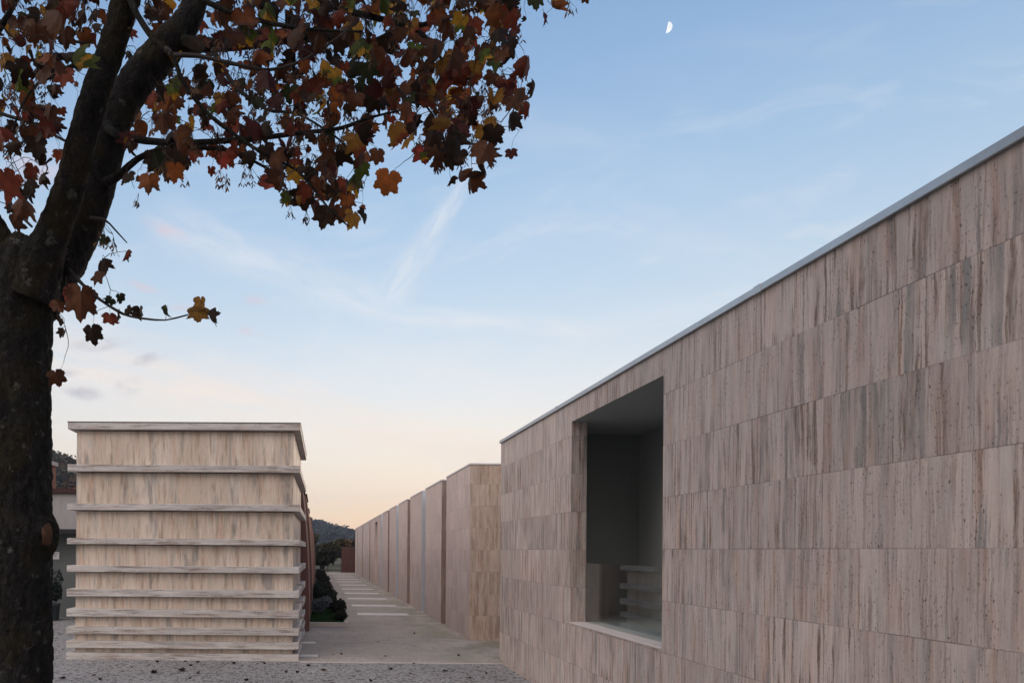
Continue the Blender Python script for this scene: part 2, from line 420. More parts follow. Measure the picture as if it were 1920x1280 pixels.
LEAF = leaf_mat('autumn_leaf', .46, gain=1.15)
SHRUBLEAF = leaf_mat('shrub_leaf', .2)

def glass_mat():
    m, t = mat('parapet_glass')
    bf = t.n('ShaderNodeNewGeometry').outputs['Backfacing']
    fr = t.n('ShaderNodeFresnel', {'IOR': t.m('MULTIPLY_ADD', bf, 1 / 1.85 - 1.85, 1.85)}).outputs[0]
    g = t.n('ShaderNodeBsdfGlossy', {0: (1, 1, 1, 1), 1: 0.012}).outputs[0]
    tr = t.n('ShaderNodeBsdfTransparent', {0: (.90, .94, .93, 1)}).outputs[0]
    finish(t, t.n('ShaderNodeMixShader', {0: fr, 1: tr, 2: g}).outputs[0])
    return m
GLASS = glass_mat()

def moon_mat():
    m, t = mat('moon_surface')
    co = t.n('ShaderNodeTexCoord').outputs['Object']
    n1 = t.noise(co, .022, 3.0)
    c = t.mix(t.sm(n1, .45, .62), (1, .98, .96, 1), (.78, .82, .86, 1))
    finish(t, t.n('ShaderNodeEmission', {0: c, 1: 1.15}).outputs[0])
    return m
MOON = moon_mat()

# ---------------------------------------------------------------- mesh helpers
class MB:
    def __init__(self):
        self.v, self.f, self.c, self.mi = [], [], [], []
        self.col = None
    def add(self, vs, fs, col=None):
        o = len(self.v)
        self.v.extend([tuple(p) for p in vs])
        self.f.extend([tuple(i + o for i in f) for f in fs])
        if col is not None:
            self.c.extend([col] * len(vs))
    def box(self, a, b):
        x0, y0, z0 = a
        x1, y1, z1 = b
        self.add([(x0, y0, z0), (x1, y0, z0), (x1, y1, z0), (x0, y1, z0), (x0, y0, z1), (x1, y0, z1), (x1, y1, z1), (x0, y1, z1)],
                 [(0, 3, 2, 1), (4, 5, 6, 7), (0, 1, 5, 4), (1, 2, 6, 5), (2, 3, 7, 6), (3, 0, 4, 7)])
    def quad(self, a, b, c, d):
        self.add([a, b, c, d], [(0, 1, 2, 3)])
    def tube(self, pts, rad, seg=8, col=None, cap=True, disp=0.0, dscale=(10, 10, 4), bump=None, plates=0.0):
        pts = [Vector(p) for p in pts]
        n = len(pts)
        up = Vector((0.31, 0.9, 0.2)).normalized()
        vs, fs = [], []
        for i, p in enumerate(pts):
            tg = (pts[min(i + 1, n - 1)] - pts[max(i - 1, 0)])
            if tg.length < 1e-9:
                tg = Vector((0, 0, 1))
            tg.normalize()
            s = tg.cross(up)
            if s.length < 1e-4:
                s = tg.cross(Vector((1, 0, 0)))
            s.normalize()
            q = s.cross(tg)
            for k in range(seg):
                an = 2 * math.pi * k / seg
                dr = s * math.cos(an) + q * math.sin(an)
                r = rad[i]
                pt = p + dr * r
                if disp:
                    e = Vector((pt.x * dscale[0], pt.y * dscale[1], pt.z * dscale[2]))
                    r += disp * (noise.turbulence(e, 4, True) * 1.3 - .6) + disp * .6 * noise.noise(e * .3)
                    if plates:
                        e2 = Vector((pt.x * 24 + noise.noise(pt * 9) * .5, pt.y * 24, pt.z * 10 + noise.noise(pt * 7 + Vector((9, 0, 0))) * .6))
                        d4 = noise.voronoi(e2)[0]
                        r -= plates * max(0.0, 1 - (d4[1] - d4[0]) / .28)
                    pt = p + dr * r
                if bump:
                    pt = bump(pt, dr)
                vs.append(pt)
        for i in range(n - 1):
            for k in range(seg):
                k2 = (k + 1) % seg
                fs.append((i * seg + k, i * seg + k2, (i + 1) * seg + k2, (i + 1) * seg + k))
        if cap:
            fs.append(tuple(range(seg))[::-1])
            fs.append(tuple((n - 1) * seg + k for k in range(seg)))
        self.add(vs, fs, col)
    def build(self, name, material, parent=None, bevel=0.0, smooth=False, shift=None):
        me = bpy.data.meshes.new(name)
        vv = self.v if shift is None else [(a - shift[0], b - shift[1], c - shift[2]) for a, b, c in self.v]
        me.from_pydata(vv, [], self.f)
        if self.c:
            ca = me.attributes.new('leaf_col', 'FLOAT_COLOR', 'POINT')
            arr = np.array(self.c, dtype=np.float32)
            ca.data.foreach_set('color', arr.ravel())
        me.materials.append(material)
        if smooth:
            me.polygons.foreach_set('use_smooth', [True] * len(me.polygons))
        me.update()
        o = bpy.data.objects.new(name, me)
        COL.objects.link(o)
        if parent is not None:
            o.parent = parent
        if bevel:
            md = o.modifiers.new('bevel', 'BEVEL')
            md.width = bevel
            md.segments = 2
            md.limit_method = 'ANGLE'
        return o

def boxo(name, a, b, material, parent=None, bevel=0.004):
    m = MB()
    m.box(a, b)
    return m.build(name, material, parent, bevel)

def tag(o, label=None, cat=None, group=None, kind=None):
    if label: o['label'] = label
    if cat: o['category'] = cat
    if group: o['group'] = group
    if kind: o['kind'] = kind
    return o

def empty(name, loc, label, cat, group=None, rz=0.0):
    o = bpy.data.objects.new(name, None)
    o.empty_display_size = .3
    o.location = loc
    o.rotation_euler.z = rz
    COL.objects.link(o)
    return tag(o, label, cat, group)

def spline(pts, step):
    """Catmull-Rom through (x,y,z,r) rows"""
    P = [np.array(p, float) for p in pts]
    P = [2 * P[0] - P[1]] + P + [2 * P[-1] - P[-2]]
    out = []
    for i in range(1, len(P) - 2):
        L = np.linalg.norm(P[i + 1][:3] - P[i][:3])
        k = max(1, int(L / step))
        for j in range(k):
            t = j / k
            out.append(.5 * ((2 * P[i]) + (-P[i - 1] + P[i + 1]) * t + (2 * P[i - 1] - 5 * P[i] + 4 * P[i + 1] - P[i + 2]) * t * t
                             + (-P[i - 1] + 3 * P[i] - 3 * P[i + 1] + P[i + 2]) * t ** 3))
    out.append(P[-2])
    return out

# ---------------------------------------------------------------- setting: ground
g = MB(); g.quad((-800, -200, -.012), (800, -200, -.012), (800, 900, -.012), (-800, 900, -.012))
tag(g.build('ground', GROUND), kind='structure')
g = MB(); g.quad((-14, -8, -.004), (8, -8, -.004), (8, 9.76, -.004), (-14, 9.76, -.004))
g.quad((-14, 9.76, -.004), (-.5, 9.76, -.004), (-.5, 24, -.004), (-14, 24, -.004))
tag(g.build('gravel_forecourt', GRAVEL), kind='structure')
g = MB(); g.quad((-.5, 9.765, 0), (12, 9.765, 0), (12, 49.8, 0), (-.5, 49.8, 0))
tag(g.build('path', PAVE), kind='structure')
g = MB(); g.quad((-.25, 11.93, .003), (2.9, 11.93, .003), (2.9, 11.955, .003), (-.25, 11.955, .003))
tag(g.build('path_joint', KERB), kind='structure')
g = MB(); g.box((-.24, 9.735, -.05), (2.66, 9.775, .006))
tag(g.build('path_edging', KERB), kind='structure')

# ---------------------------------------------------------------- big travertine pavilion on the right
XW, TOPZ = 2.651, 3.207
Y0, Y1 = -3.0, 9.89
WY0, WY1, WZ0, WZ1 = 5.245, 7.14, .872, 2.963
XR = 2.812
pav = empty('stone_pavilion', (4.6, 4, 0), 'long pink travertine clad pavilion wall filling the right, with a deep square opening', 'pavilion')
def sub(o, root):
    o.parent = root
    o.matrix_parent_inverse = root.matrix_basis.inverted()
    return o
m = MB()
zt = TOPZ - .044
# face with an opening
for (a0, a1, b0, b1) in ((Y0, WY0, 0, zt), (WY1, Y1, 0, zt), (WY0, WY1, 0, WZ0), (WY0, WY1, WZ1, zt)):
    m.quad((XW, a1, b0 - (.05 if b0 == 0 else 0)), (XW, a0, b0 - (.05 if b0 == 0 else 0)), (XW, a0, b1), (XW, a1, b1))
# reveals
m.quad((XW, WY1, WZ0), (XW, WY1, WZ1), (XR, WY1, WZ1), (XR, WY1, WZ0))
m.quad((XW, WY0, WZ0), (XR, WY0, WZ0), (XR, WY0, WZ1), (XW, WY0, WZ1))
# ends, back, roof
m.quad((XW, Y1, -.05), (XW, Y1, zt), (6.6, Y1, zt), (6.6, Y1, -.05))
m.quad((XW, Y0, -.05), (6.6, Y0, -.05), (6.6, Y0, zt), (XW, Y0, zt))
m.quad((6.6, Y0, -.05), (6.6, Y1, -.05), (6.6, Y1, zt), (6.6, Y0, zt))
m.quad((XW, Y0, zt), (6.6, Y0, zt), (6.6, Y1, zt), (XW, Y1, zt))
sub(m.build('wall', PANEL), pav)
m = MB()
ys_c = [Y0 - .02, 0.6, 4.1, 7.55, Y1 + .02]
for a, b in zip(ys_c, ys_c[1:]):
    m.box((XW - .022, a + .004, zt + .001), (XW + .30, b - .004, TOPZ))
for b in ys_c[1:-1]:
    m.box((XW - .026, b - .035, zt - .004), (XW + .302, b + .035, TOPZ + .0025))
m.box((XW + .303, Y1 - .28, zt + .001), (6.62, Y1 + .019, TOPZ - .001))
sub(m.build('coping', COPING, None, .003), pav)
# niche behind the opening
NB, NF, NN = 3.72, 7.9, 4.4
m = MB()
m.quad((XR, NN, WZ1), (XR, NF, WZ1), (NB, NF, WZ1), (NB, NN, WZ1))             # ceiling
m.quad((XR, NN, WZ0), (NB, NN, WZ0), (NB, NF, WZ0), (XR, NF, WZ0))             # floor
m.quad((NB, NN, WZ0), (NB, NN, WZ1), (NB, NF, WZ1), (NB, NF, WZ0))             # back
m.quad((XR, NN, WZ0), (XR, NN, WZ1), (NB, NN, WZ1), (NB, NN, WZ0))             # near wall
m.quad((XR, WY1, WZ0), (XR, NF, WZ0), (XR, NF, WZ1), (XR, WY1, WZ1))           # inner side past the jamb
m.quad((XR, NN, WZ0), (XR, WY0, WZ0), (XR, WY0, WZ1), (XR, NN, WZ1))
m.quad((XW + .001, WY0, WZ1 - .0005), (XW + .001, WY1, WZ1 - .0005), (XR, WY1, WZ1 - .0005), (XR, WY0, WZ1 - .0005))
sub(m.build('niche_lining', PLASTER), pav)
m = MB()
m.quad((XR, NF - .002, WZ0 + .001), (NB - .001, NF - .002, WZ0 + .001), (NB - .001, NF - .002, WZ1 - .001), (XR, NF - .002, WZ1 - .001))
sub(m.build('niche_end_panel', NICHESHADE), pav)  # far wall of the niche, its shade carried by the darker material
sub(boxo('sill', (XW - .008, WY0 + .001, WZ0 - .014), (XR + .05, WY1 - .001, WZ0 + .002), SILL, None, .002), pav)
sub(boxo('glass_panel', (XR - .012, WY0 + .004, WZ0 + .004), (XR, WY1 - .004, 1.487), GLASS, None, 0), pav)

# ---------------------------------------------------------------- row of travertine blocks on the right of the path
XB = 2.744
fronts = [12.3, 15.12, 17.95, 20.85, 23.75, 26.6, 29.5, 36.0, 38.8, 41.65, 44.45, 47.2]
lengths = [2.25] * 12
lengths[6] = 6.0
metal_front = {2, 4, 6, 8, 10}
def block_mesh(L, door=None):
    m = MB()
    zt = 3.19 - .03
    x0, x1 = 0.0, 4.0
    def side(a, b, z0, z1):
        m.quad((x0, b, z0), (x0, a, z0), (x0, a, z1), (x0, b, z1))
    if door:
        d0, d1, dz = door
        side(0, d0, -.05, zt); side(d1, L, -.05, zt); side(d0, d1, dz, zt)
        r = .9
        m.quad((x0, d1, -.05), (x0, d1, dz), (r, d1, dz), (r, d1, -.05))
        m.quad((x0, d0, -.05), (r, d0, -.05), (r, d0, dz), (x0, d0, dz))
        m.quad((x0, d0, dz), (r, d0, dz), (r, d1, dz), (x0, d1, dz))
        m.quad((r, d0, -.05), (r, d1, -.05), (r, d1, dz), (r, d0, dz))
    else:
        side(0, L, -.05, zt)
    m.quad((x0, 0, -.05), (x1, 0, -.05), (x1, 0, zt), (x0, 0, zt))
    m.quad((x0, L, -.05), (x0, L, zt), (x1, L, zt), (x1, L, -.05))
    m.quad((x1, 0, -.05), (x1, L, -.05), (x1, L, zt), (x1, 0, zt))
    m.quad((x0, 0, zt), (x1, 0, zt), (x1, L, zt), (x0, L, zt))
    return m, zt
ordinal = ['first and nearest', 'second', 'third', 'fourth', 'fifth', 'sixth', 'seventh', 'eighth', 'ninth', 'tenth', 'eleventh', 'twelfth and farthest']
def make_block(i):
    L = lengths[i]
    if i == 0:
        lab = 'nearest tall block of the right row, beige front face beside the long pavilion'
    elif i == 6:
        lab = 'long travertine wall block of the right row with a dark doorway'
    else:
        lab = ordinal[i].capitalize() + ' block of the right row, ' + ('metal faced on its near end' if i in metal_front else 'brown stone on its near end')
    root = empty('stone_block', (XB, fronts[i], 0), lab, 'pavilion', 'travertine blocks in a row on the right of the path')
    m, zt = block_mesh(L, (1.75, 3.25, 2.94) if i == 6 else None)
    ob = m.build('wall', ROWST, root)
    if i in metal_front:
        boxo('end_panel', (.004, -.012, .0), (3.99, -.003, zt - .001), ALU, root, 0)
    else:
        mm = MB()
        mm.box((.003, -.006, 0), (3.99, -.002, zt - .001))
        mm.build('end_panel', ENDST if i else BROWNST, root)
    c = MB()
    c.box((-.012, -.018, zt + .001), (.25, L + .012, 3.19))
    c.box((.251, -.018, zt + .001), (4.0, .2, 3.189))
    c.build('coping', PALECOPE, root, .002)
    return root
blocks = [make_block(i) for i in range(12)]

# white stone strips laid across the path
for i, yy in enumerate([17.22, 19.9, 22.75, 25.65, 28.4, 31.75, 35.0, 38.3, 41.9, 45.2]):
    o = boxo('paving_strip', (0.0, -.28, -.02), (1.28, .28, .007), INLAY, None, .003)
    o.location = (1.02, yy, 0)
    tag(o, ['nearest', 'second', 'third', 'fourth', 'fifth', 'sixth', 'seventh', 'eighth', 'ninth', 'farthest'][i] + ' white stone strip laid across the path', 'paving strip', 'white stone strips across the path')
for i, (yy, x0, x1) in enumerate(((10.35, -.3, .02), (11.8, -.3, -.02))):  # two short pale patches set into the ground by the ledged block
    o = boxo('paving_strip', (0, -.10, -.02), (x1 - x0, .10, .007), INLAY, None, .003)
    o.location = (x0, yy, 0)
    tag(o, ['short white stone inlay at the foot of the ledged block, nearer one', 'short white stone inlay at the foot of the ledged block, farther one'][i], 'paving strip', 'white stone strips across the path')

# ---------------------------------------------------------------- ledged block on the left
bx0, bx1, by0, by1 = -3.370, 0.0, 0.0, 3.3           # local, origin = front right corner of the ledges
led = empty('ledged_block', (-.258, 9.85, 0), 'square travertine block with projecting horizontal ledges, left of the path', 'pavilion', rz=-.0105)
p = .098
wl, wr, wf, wb = bx0 + p, bx1 - p, by0 + p, by1 - p
m = MB()
lz = [(2.717, 2.816), (2.158, 2.253), (1.664, 1.752), (1.261, 1.355), (.908, 1.014), (.617, .726), (.366, .466), (.163, .263), (-.02, .092)]
tops = [3.327] + [q[0] for q in lz[:-1]]
for i, (zc, (za, zb)) in enumerate(zip(tops, lz)):
    z0b, z1b = zb - .01, zc - .012                # each course stops short of the ledge above: a thin shadow gap
    if i < 3:
        m.box((wl, wf, z0b), (wr, wb, z1b))
    else:
        m.box((wl, wf, z0b), (wr, 1.47, z1b))
        m.box((wl, 1.72, z0b), (wr, wb, z1b))
m.box((wl + .06, wf + .06, -.05), (wr - .35, wb - .06, 3.32))
m.box((wr - .351, wf + .061, 1.60), (wr - .06, wb - .061, 3.319))
m.box((wr - .351, wf + .061, -.05), (wr - .06, 1.42, 1.599))
m.box((wr - .351, 1.77, -.05), (wr - .06, wb - .061, 1.599))
m.build('wall', BLOCKST, led)
boxo('cap', (bx0, by0, 3.327), (bx1, by1, 3.425), LEDGEST, led, .004)
boxo('flashing', (bx0 - .006, by0 - .006, 3.4255), (bx1 + .006, by1 + .006, 3.437), DARKMETAL, led, .002)
for i, (a, b) in enumerate(lz):
    if i < 3:
        boxo('ledge', (bx0, by0, a), (bx1, by1, b), LEDGEST, led, .005)
    else:
        boxo('ledge', (bx0, by0, a), (bx1, 1.40, b), LEDGEST, led, .005)
        boxo('ledge', (bx0, 2.0, a), (bx1, by1, b), LEDGEST, led, .005)

# ---------------------------------------------------------------- row of red rendered blocks behind it
yy = 13.5
redlab = ['nearest red rendered block just behind the ledged block', 'second red rendered block along the planting bed']
ri = 0
while yy < 47.5:
    L = 2.5
    m = MB()
    nz = 12
    H = 2.92
    prof = []
    for k in range(nz + 1):
        z = -.05 + (H + .05) * k / nz
        t = max(z, 0) / H
        prof.append((-.15 - .17 * t ** 2.2, z))
    vs, fs = [], []
    for (x, z) in prof:
        vs += [(x, 0, z), (x, L, z)]
    for (x, z) in prof:
        vs += [(-2.4, 0, z), (-2.4, L, z)]
    o = 2 * (nz + 1)
    for k in range(nz):
        a = 2 * k
        fs.append((a, a + 1, a + 3, a + 2))
        fs.append((o + a, a, a + 2, o + a + 2))
        fs.append((a + 1, o + a + 1, o + a + 3, a + 3))
        fs.append((o + a + 1, o + a, o + a + 2, o + a + 3))
    e = 2 * nz
    fs.append((e, e + 1, o + e + 1, o + e))
    m.add(vs, fs)
    lab = redlab[ri] if ri < 2 else ordinal[ri].split(' ')[0] + ' red rendered block along the planting bed'
    if ri == 11:
        lab = 'last red rendered block at the far end of the planting bed'
    root = empty('red_block', ((0, .035, -.03, .02, -.045, .03)[ri % 6], yy, 0), lab, 'pavilion', 'red rendered blocks in a row on the left of the path')
    m.build('wall', TERRA, root)
    xt = prof[-1][0]
    boxo('coping', (-2.42, -.02, H + .001), (xt + .03, L + .02, H + .03), ROOFRED, root, .004)
    ri += 1
    yy += 2.85

# ---------------------------------------------------------------- planting bed
PX, PY0, PY1 = .66, 14.37, 48.6
k = MB()
k.box((-.20, PY0, -.05), (PX, PY0 + .07, .085))
k.box((PX - .07, PY0 + .0705, -.05), (PX, PY1, .084))
tag(k.build('bed_kerb', KERB, None, .005), 'pale stone kerb round the planting bed left of the path', 'kerb')
g = MB(); g.quad((-.3, PY0 + .06, .05), (PX - .06, PY0 + .06, .05), (PX - .06, PY1, .05), (-.3, PY1, .05))
tag(g.build('soil_bed', SOIL), kind='structure')

def blades(n, x0, x1, y0, y1, z, hh, col, seed):
    r = random.Random(seed)
    m = MB()
    for _ in range(n):
        x, y = r.uniform(x0, x1), r.uniform(y0, y1)
        a = r.uniform(0, 6.28)
        ww = r.uniform(.003, .006)
        H = hh * r.uniform(.5, 1.1)
        l = Vector((r.uniform(-.5, .5), r.uniform(-.5, .5), 1)) * H
        d = Vector((math.cos(a), math.sin(a), 0)) * ww
        b = Vector((x, y, z))
        s = r.uniform(.6, 1.3)
        m.add([b - d, b + d, b + l], [(0, 1, 2)], (col[0] * s, col[1] * s, col[2] * s, 1))
    return m
tag(blades(14000, -.18, PX - .08, PY0 + .08, 18.5, .05, .05, (.024, .066, .019), 3).build('lawn_grass', SHRUBLEAF), 'short dark green grass at the near end of the planting bed', 'grass', kind='stuff')

def cloud(m, c, rad, n, size, cols, r, hollow=.35, aspect=1.6):
    """many small folded leaves through an uneven volume"""
    lobes = [(Vector((r.uniform(-1, 1) * rad[0] * .55, r.uniform(-1, 1) * rad[1] * .55, r.uniform(-.6, .8) * rad[2] * .6)), r.uniform(.4, .75)) for _ in range(7)]
    for _ in range(n):
        lc, ls = r.choice(lobes)
        d = Vector((r.gauss(0, 1), r.gauss(0, 1), r.gauss(0, 1)))
        d.normalize()
        q = (hollow + (1 - hollow) * r.random() ** .5) * ls
        pnt = Vector(c) + lc + Vector((d.x * rad[0], d.y * rad[1], d.z * rad[2])) * q
        s = size * r.uniform(.6, 1.35)
        nrm = Vector((r.gauss(0, 1), r.gauss(0, 1), r.gauss(0, 1) + .5)).normalized()
        tx = nrm.orthogonal().normalized()
        tx = Matrix.Rotation(r.uniform(0, 6.28), 3, nrm) @ tx
        ty = nrm.cross(tx)
        col = r.choice(cols)
        k = r.uniform(.6, 1.35)
        colr = (col[0] * k, col[1] * k, col[2] * k, 1)
        m.add([pnt - tx * s * aspect * .5, pnt + ty * s * .42 - nrm * s * .1, pnt + tx * s * aspect * .5, pnt - ty * s * .42 - nrm * s * .1], [(0, 1, 2, 3)], colr)

def shrub(x, y, z, rx, ry, hh, n, size, cols, label, seed, cat='shrub', group=None, name='shrub'):
    r = random.Random(seed)
    root = empty(name, (x, y, z), label, cat, group)
    st = MB()
    for _ in range(7):
        a = r.uniform(0, 6.28)
        q = r.uniform(.2, .7)
        e = Vector((math.cos(a) * rx * q, math.sin(a) * ry * q, hh * r.uniform(.6, .95)))
        st.tube([(0, 0, -.02), e * .5 + Vector((0, 0, hh * .1)), e], [.009, .006, .003], 5)
    st.build('stem', TWIG, root)
    m = MB()
    cloud(m, (0, 0, hh * .55), (rx, ry, hh * .55), n, size, cols, r)
    m.build('foliage', SHRUBLEAF, root)
    return root
DK = [(.010, .018, .008), (.016, .022, .010), (.022, .014, .010)]
rs = random.Random(21)
shrub(.50, 15.1, .05, .17, .30, .25, 1400, .035, DK, 'low dark shrub spilling over the kerb corner at the near end of the bed', 1, group='dark shrubs in the planting bed')
shrub(.54, 16.75, .05, .16, .5, .30, 1500, .038, DK, 'dark shrub hanging over the kerb beside the pale lavender bush', 2, group='dark shrubs in the planting bed')
shrub(.12, 16.6, .05, .24, .35, .40, 1600, .030, [(.17, .185, .20), (.09, .11, .11), (.13, .15, .17)], 'pale grey lavender bush on the grass in the planting bed', 3, group=None, name='lavender_bush')
shrub(.02, 20.3, .05, .26, .6, .55, 1500, .036, [(.05, .06, .055), (.03, .045, .03), (.02, .03, .02)], 'grey green bush farther back against the red blocks', 4, name='shrub')
names_b = [(.42, 18.6), (.40, 20.9), (.30, 23.3), (.42, 25.8), (.20, 28.2), (.42, 30.8), (.18, 33.6), (.40, 36.2), (.15, 39.0), (.40, 42.0), (.2, 45.5)]
where = ['behind the lavender bush', 'fifth along the kerb', 'sixth along the bed', 'seventh along the bed', 'eighth along the bed', 'ninth along the bed', 'tenth along the bed', 'eleventh along the bed', 'twelfth along the bed', 'thirteenth along the bed', 'last at the far end of the bed']
for i, (x, y) in enumerate(names_b):
    shrub(x - .06, y, .05, .20, 1.25, rs.uniform(.28, .42), 1400, .05, DK + [(.03, .04, .03)] * (i % 2), 'dark leafy shrub ' + where[i], 30 + i, group='dark shrubs in the planting bed')

# ---------------------------------------------------------------- end of the path: red wall, gate, trees
ew = empty('end_wall', (1.78, 49.6, 0), 'dark red wall closing the far end of the path', 'wall')
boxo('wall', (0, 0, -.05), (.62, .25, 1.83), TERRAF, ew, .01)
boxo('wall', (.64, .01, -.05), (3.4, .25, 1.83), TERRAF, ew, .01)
boxo('coping', (-.02, -.03, 1.831), (3.42, .28, 1.87), DARKMETAL, ew, .004)
gt = empty('metal_gate', (.74, 49.7, 0), 'thin dark metal bar gate beside the red end wall', 'gate')
m = MB()
for zz in (.12, 1.55):
    m.box((0, -.02, zz), (1.02, .02, zz + .05))
for xx in (0, .97):
    m.box((xx, -.025, 0), (xx + .05, .025, 1.6))
m.build('frame', BLACK, gt)
m = MB()
for kx in range(1, 10):
    m.tube([(kx * .1, 0, .17), (kx * .1, 0, 1.55)], [.009, .009], 6)
m.build('bar_infill', BLACK, gt)
fn = empty('metal_fence', (-4.5, 49.9, 0), 'dark metal bar fence between the red blocks and the gate', 'fence')
m = MB()
for zz in (.12, 1.5):
    m.box((0, -.02, zz), (5.2, .02, zz + .05))
m.build('rail', BLACK, fn)
m = MB()
for kx in range(1, 44):
    m.tube([(kx * .12, 0, .05), (kx * .12, 0, 1.6)], [.009, .009], 6)
m.build('bar_infill', BLACK, fn)

def far_tree(x, y, hgt, rx, cols, label, seed, n=3600, size=.32, base=0.15):
    r = random.Random(seed)
    root = empty('broadleaf_tree', (x, y, 0), label, 'tree', 'trees beyond the end of the path')
    t = MB()
    t.tube([(0, 0, -.1), (.1, 0, hgt * .3), (0, .1, hgt * .7)], [.22, .17, .06], 8)
    for _ in range(7):
        a = r.uniform(0, 6.28)
        z = hgt * r.uniform(.25, .5)
        e = Vector((math.cos(a) * rx * .7, math.sin(a) * rx * .7, z + hgt * .3))
        t.tube([(0, 0, z), (e.x * .5, e.y * .5, z + hgt * .1), e], [.09, .06, .02], 6)
    t.build('trunk', BARK, root)
    m = MB()
    for q in range(9):
        a = r.uniform(0, 6.28)
        d = r.uniform(0, .62) * rx
        zz = hgt * r.uniform(base + .2, .84)
        cloud(m, (math.cos(a) * d, math.sin(a) * d, zz), (rx * .5, rx * .5, hgt * .22), n // 9, size, cols, r, .2)
    m.build('crown', SHRUBLEAF, root)
OL = [(.050, .045, .014), (.034, .036, .014), (.075, .050, .015), (.028, .026, .012)]
ORG = [(.13, .055, .014), (.09, .05, .016), (.06, .042, .015), (.16, .08, .02)]
far_tree(1.0, 72, 2.5, 1.6, OL, 'low dark olive tree behind the gate at the end of the path', 51, 3600, .26)
far_tree(-1.1, 76, 3.5, 2.1, OL, 'olive brown tree rising right of the red blocks', 52, 4200, .28)
far_tree(3.3, 80, 3.25, 1.9, ORG + OL, 'orange tinged tree above the red end wall', 53, 4200, .28)
far_tree(5.6, 84, 3.6, 2.1, ORG, 'orange autumn tree mostly hidden behind the right row', 54, 3000, .28)
far_tree(-5.5, 70, 3.8, 2.6, OL, 'dark tree mostly hidden behind the red blocks', 55, 2600)
far_tree(.4, 58, 2.1, 1.5, [(.018, .020, .010), (.026, .026, .012)], 'dark low tree right behind the gate and fence', 56, 3000, .2, 0.0)

# ---------------------------------------------------------------- hills with woods
def hill(name, pts, y0, y1, depth, wood_n, cols, label, seed, th, size, xr):
    """ridge given as (x, z) at distance y1, sloping down towards y0"""
    xs = [q[0] for q in pts]
    zs = [q[1] for q in pts]
    nx, ny = 60, 14
    m = MB()
    vs, fs = [], []
    def hz(x, t):
        z = float(np.interp(x, xs, zs))
        s = math.sin(min(t, 1.0) * math.pi / 2) if t <= 1 else 1 - (t - 1) * .4
        return -2 + (z + 2) * s + noise.noise(Vector((x * .03, t * 2, seed))) * 2.0 * min(t, .7) * (z / 40)
    for j in range(ny + 1):
        t = 1.25 * j / ny
        for i in range(nx + 1):
            x = xs[0] + (xs[-1] - xs[0]) * i / nx
            vs.append((x, y0 + (y1 - y0) * t, hz(x, t)))
    for j in range(ny):
        for i in range(nx):
            a = j * (nx + 1) + i
            fs.append((a, a + 1, a + nx + 2, a + nx + 1))
    m.add(vs, fs)
    tag(m.build(name, HILLG, None, 0, True), kind='structure')
    r = random.Random(seed)
    wd = MB()
    for _ in range(wood_n):
        x = r.uniform(xr[0], xr[1])
        t = 1.0 if r.random() < .16 else r.uniform(.12, 1.05)
        y = y0 + (y1 - y0) * t
        z = hz(x, t)
        hh = th * r.uniform(.6, 1.25)
        rr = hh * r.uniform(.28, .5)
        col = r.choice(cols)
        if r.random() < .25:
            rr *= .6
        for _k in range(40):
            d = Vector((r.gauss(0, .5), r.gauss(0, .5), max(-1, min(.9, r.gauss(0, .45)))))
            pnt = Vector((x + d.x * rr, y + d.y * rr, z + hh * .6 + d.z * hh * .5))
            s = size * r.uniform(.6, 1.3)
            nrm = Vector((r.gauss(0, 1), r.gauss(0, 1) - .6, r.gauss(0, 1) + .4)).normalized()
            tx = nrm.orthogonal().normalized()
            ty = nrm.cross(tx)
            kk = r.uniform(.6, 1.3)
            wd.add([pnt - tx * s, pnt + ty * s * .8, pnt + tx * s, pnt - ty * s * .8], [(0, 1, 2, 3)], (col[0] * kk, col[1] * kk, col[2] * kk, 1))
    tag(wd.build('hillside_wood', SHRUBLEAF), label, 'wood', kind='stuff')
hill('hill', [(-420, 40), (-260, 44), (-175, 40), (-86, 28.0), (-78, 25.5), (-60, 20), (-40, 14), (-26, 9), (-12, 3.5), (0, 1)], 110, 220, 0, 900,
     [(.040, .036, .014), (.058, .036, .013), (.028, .032, .016), (.075, .038, .012)], 'brown and olive autumn wood on the near hillside behind the ledged block', 71, 4.2, .7, (-130, -15))
hill('hill', [(-380, 60), (-150, 40), (-60, 29), (-14, 23.5), (-3, 21.0), (5, 19.2), (14, 16.8), (22, 15.0), (25, 11.5), (40, 9), (120, 10), (300, 8)], 330, 600, 0, 1100,
     [(.030, .036, .032), (.022, .028, .026), (.038, .038, .03)], 'blue grey wood on the far hill at the end of the path', 72, 6.0, .95, (-60, 60))

# ---------------------------------------------------------------- left background: annex, sign, pot, house
an = empty('annex_building', (-8.2, 16, 0), 'grey low annex with dark red roof edge between the tree and the ledged block', 'building')
def sb(n, a, b, mt, bv=.004):
    return sub(boxo(n, a, b, mt, None, bv), an)
sb('wall', (-12, 15.9, -.05), (-3.0, 19.5, 2.75), GREYWALL)
sb('fascia', (-12, 15.28, 2.03), (-3.0, 15.42, 2.83), CONC)
sb('soffit', (-12, 15.42, 2.10), (-3.0, 15.9, 2.16), BLACK)
sb('gutter', (-12, 15.26, 1.93), (-3.0, 15.40, 2.029), BLACK)  # black strip put in for the shadow gap under the fascia
sb('roof', (-12.1, 15.2, 2.831), (-2.9, 19.6, 2.93), ROOFRED)
ch = sb('chimney', (-6.75, 16.6, 2.932), (-6.50, 16.95, 3.62), BRICK)
sub(boxo('cap', (-6.79, 16.56, 3.621), (-6.46, 16.99, 3.72), KERB, None, .005), an)
sg = empty('wall_plaque', (-6.13, 15.89, 1.43), 'small white plaque with two lines of text on the grey annex wall', 'sign')
boxo('plate', (-.13, -.015, -.085), (.13, 0, .085), SIGNW, sg, .002)
m = MB()
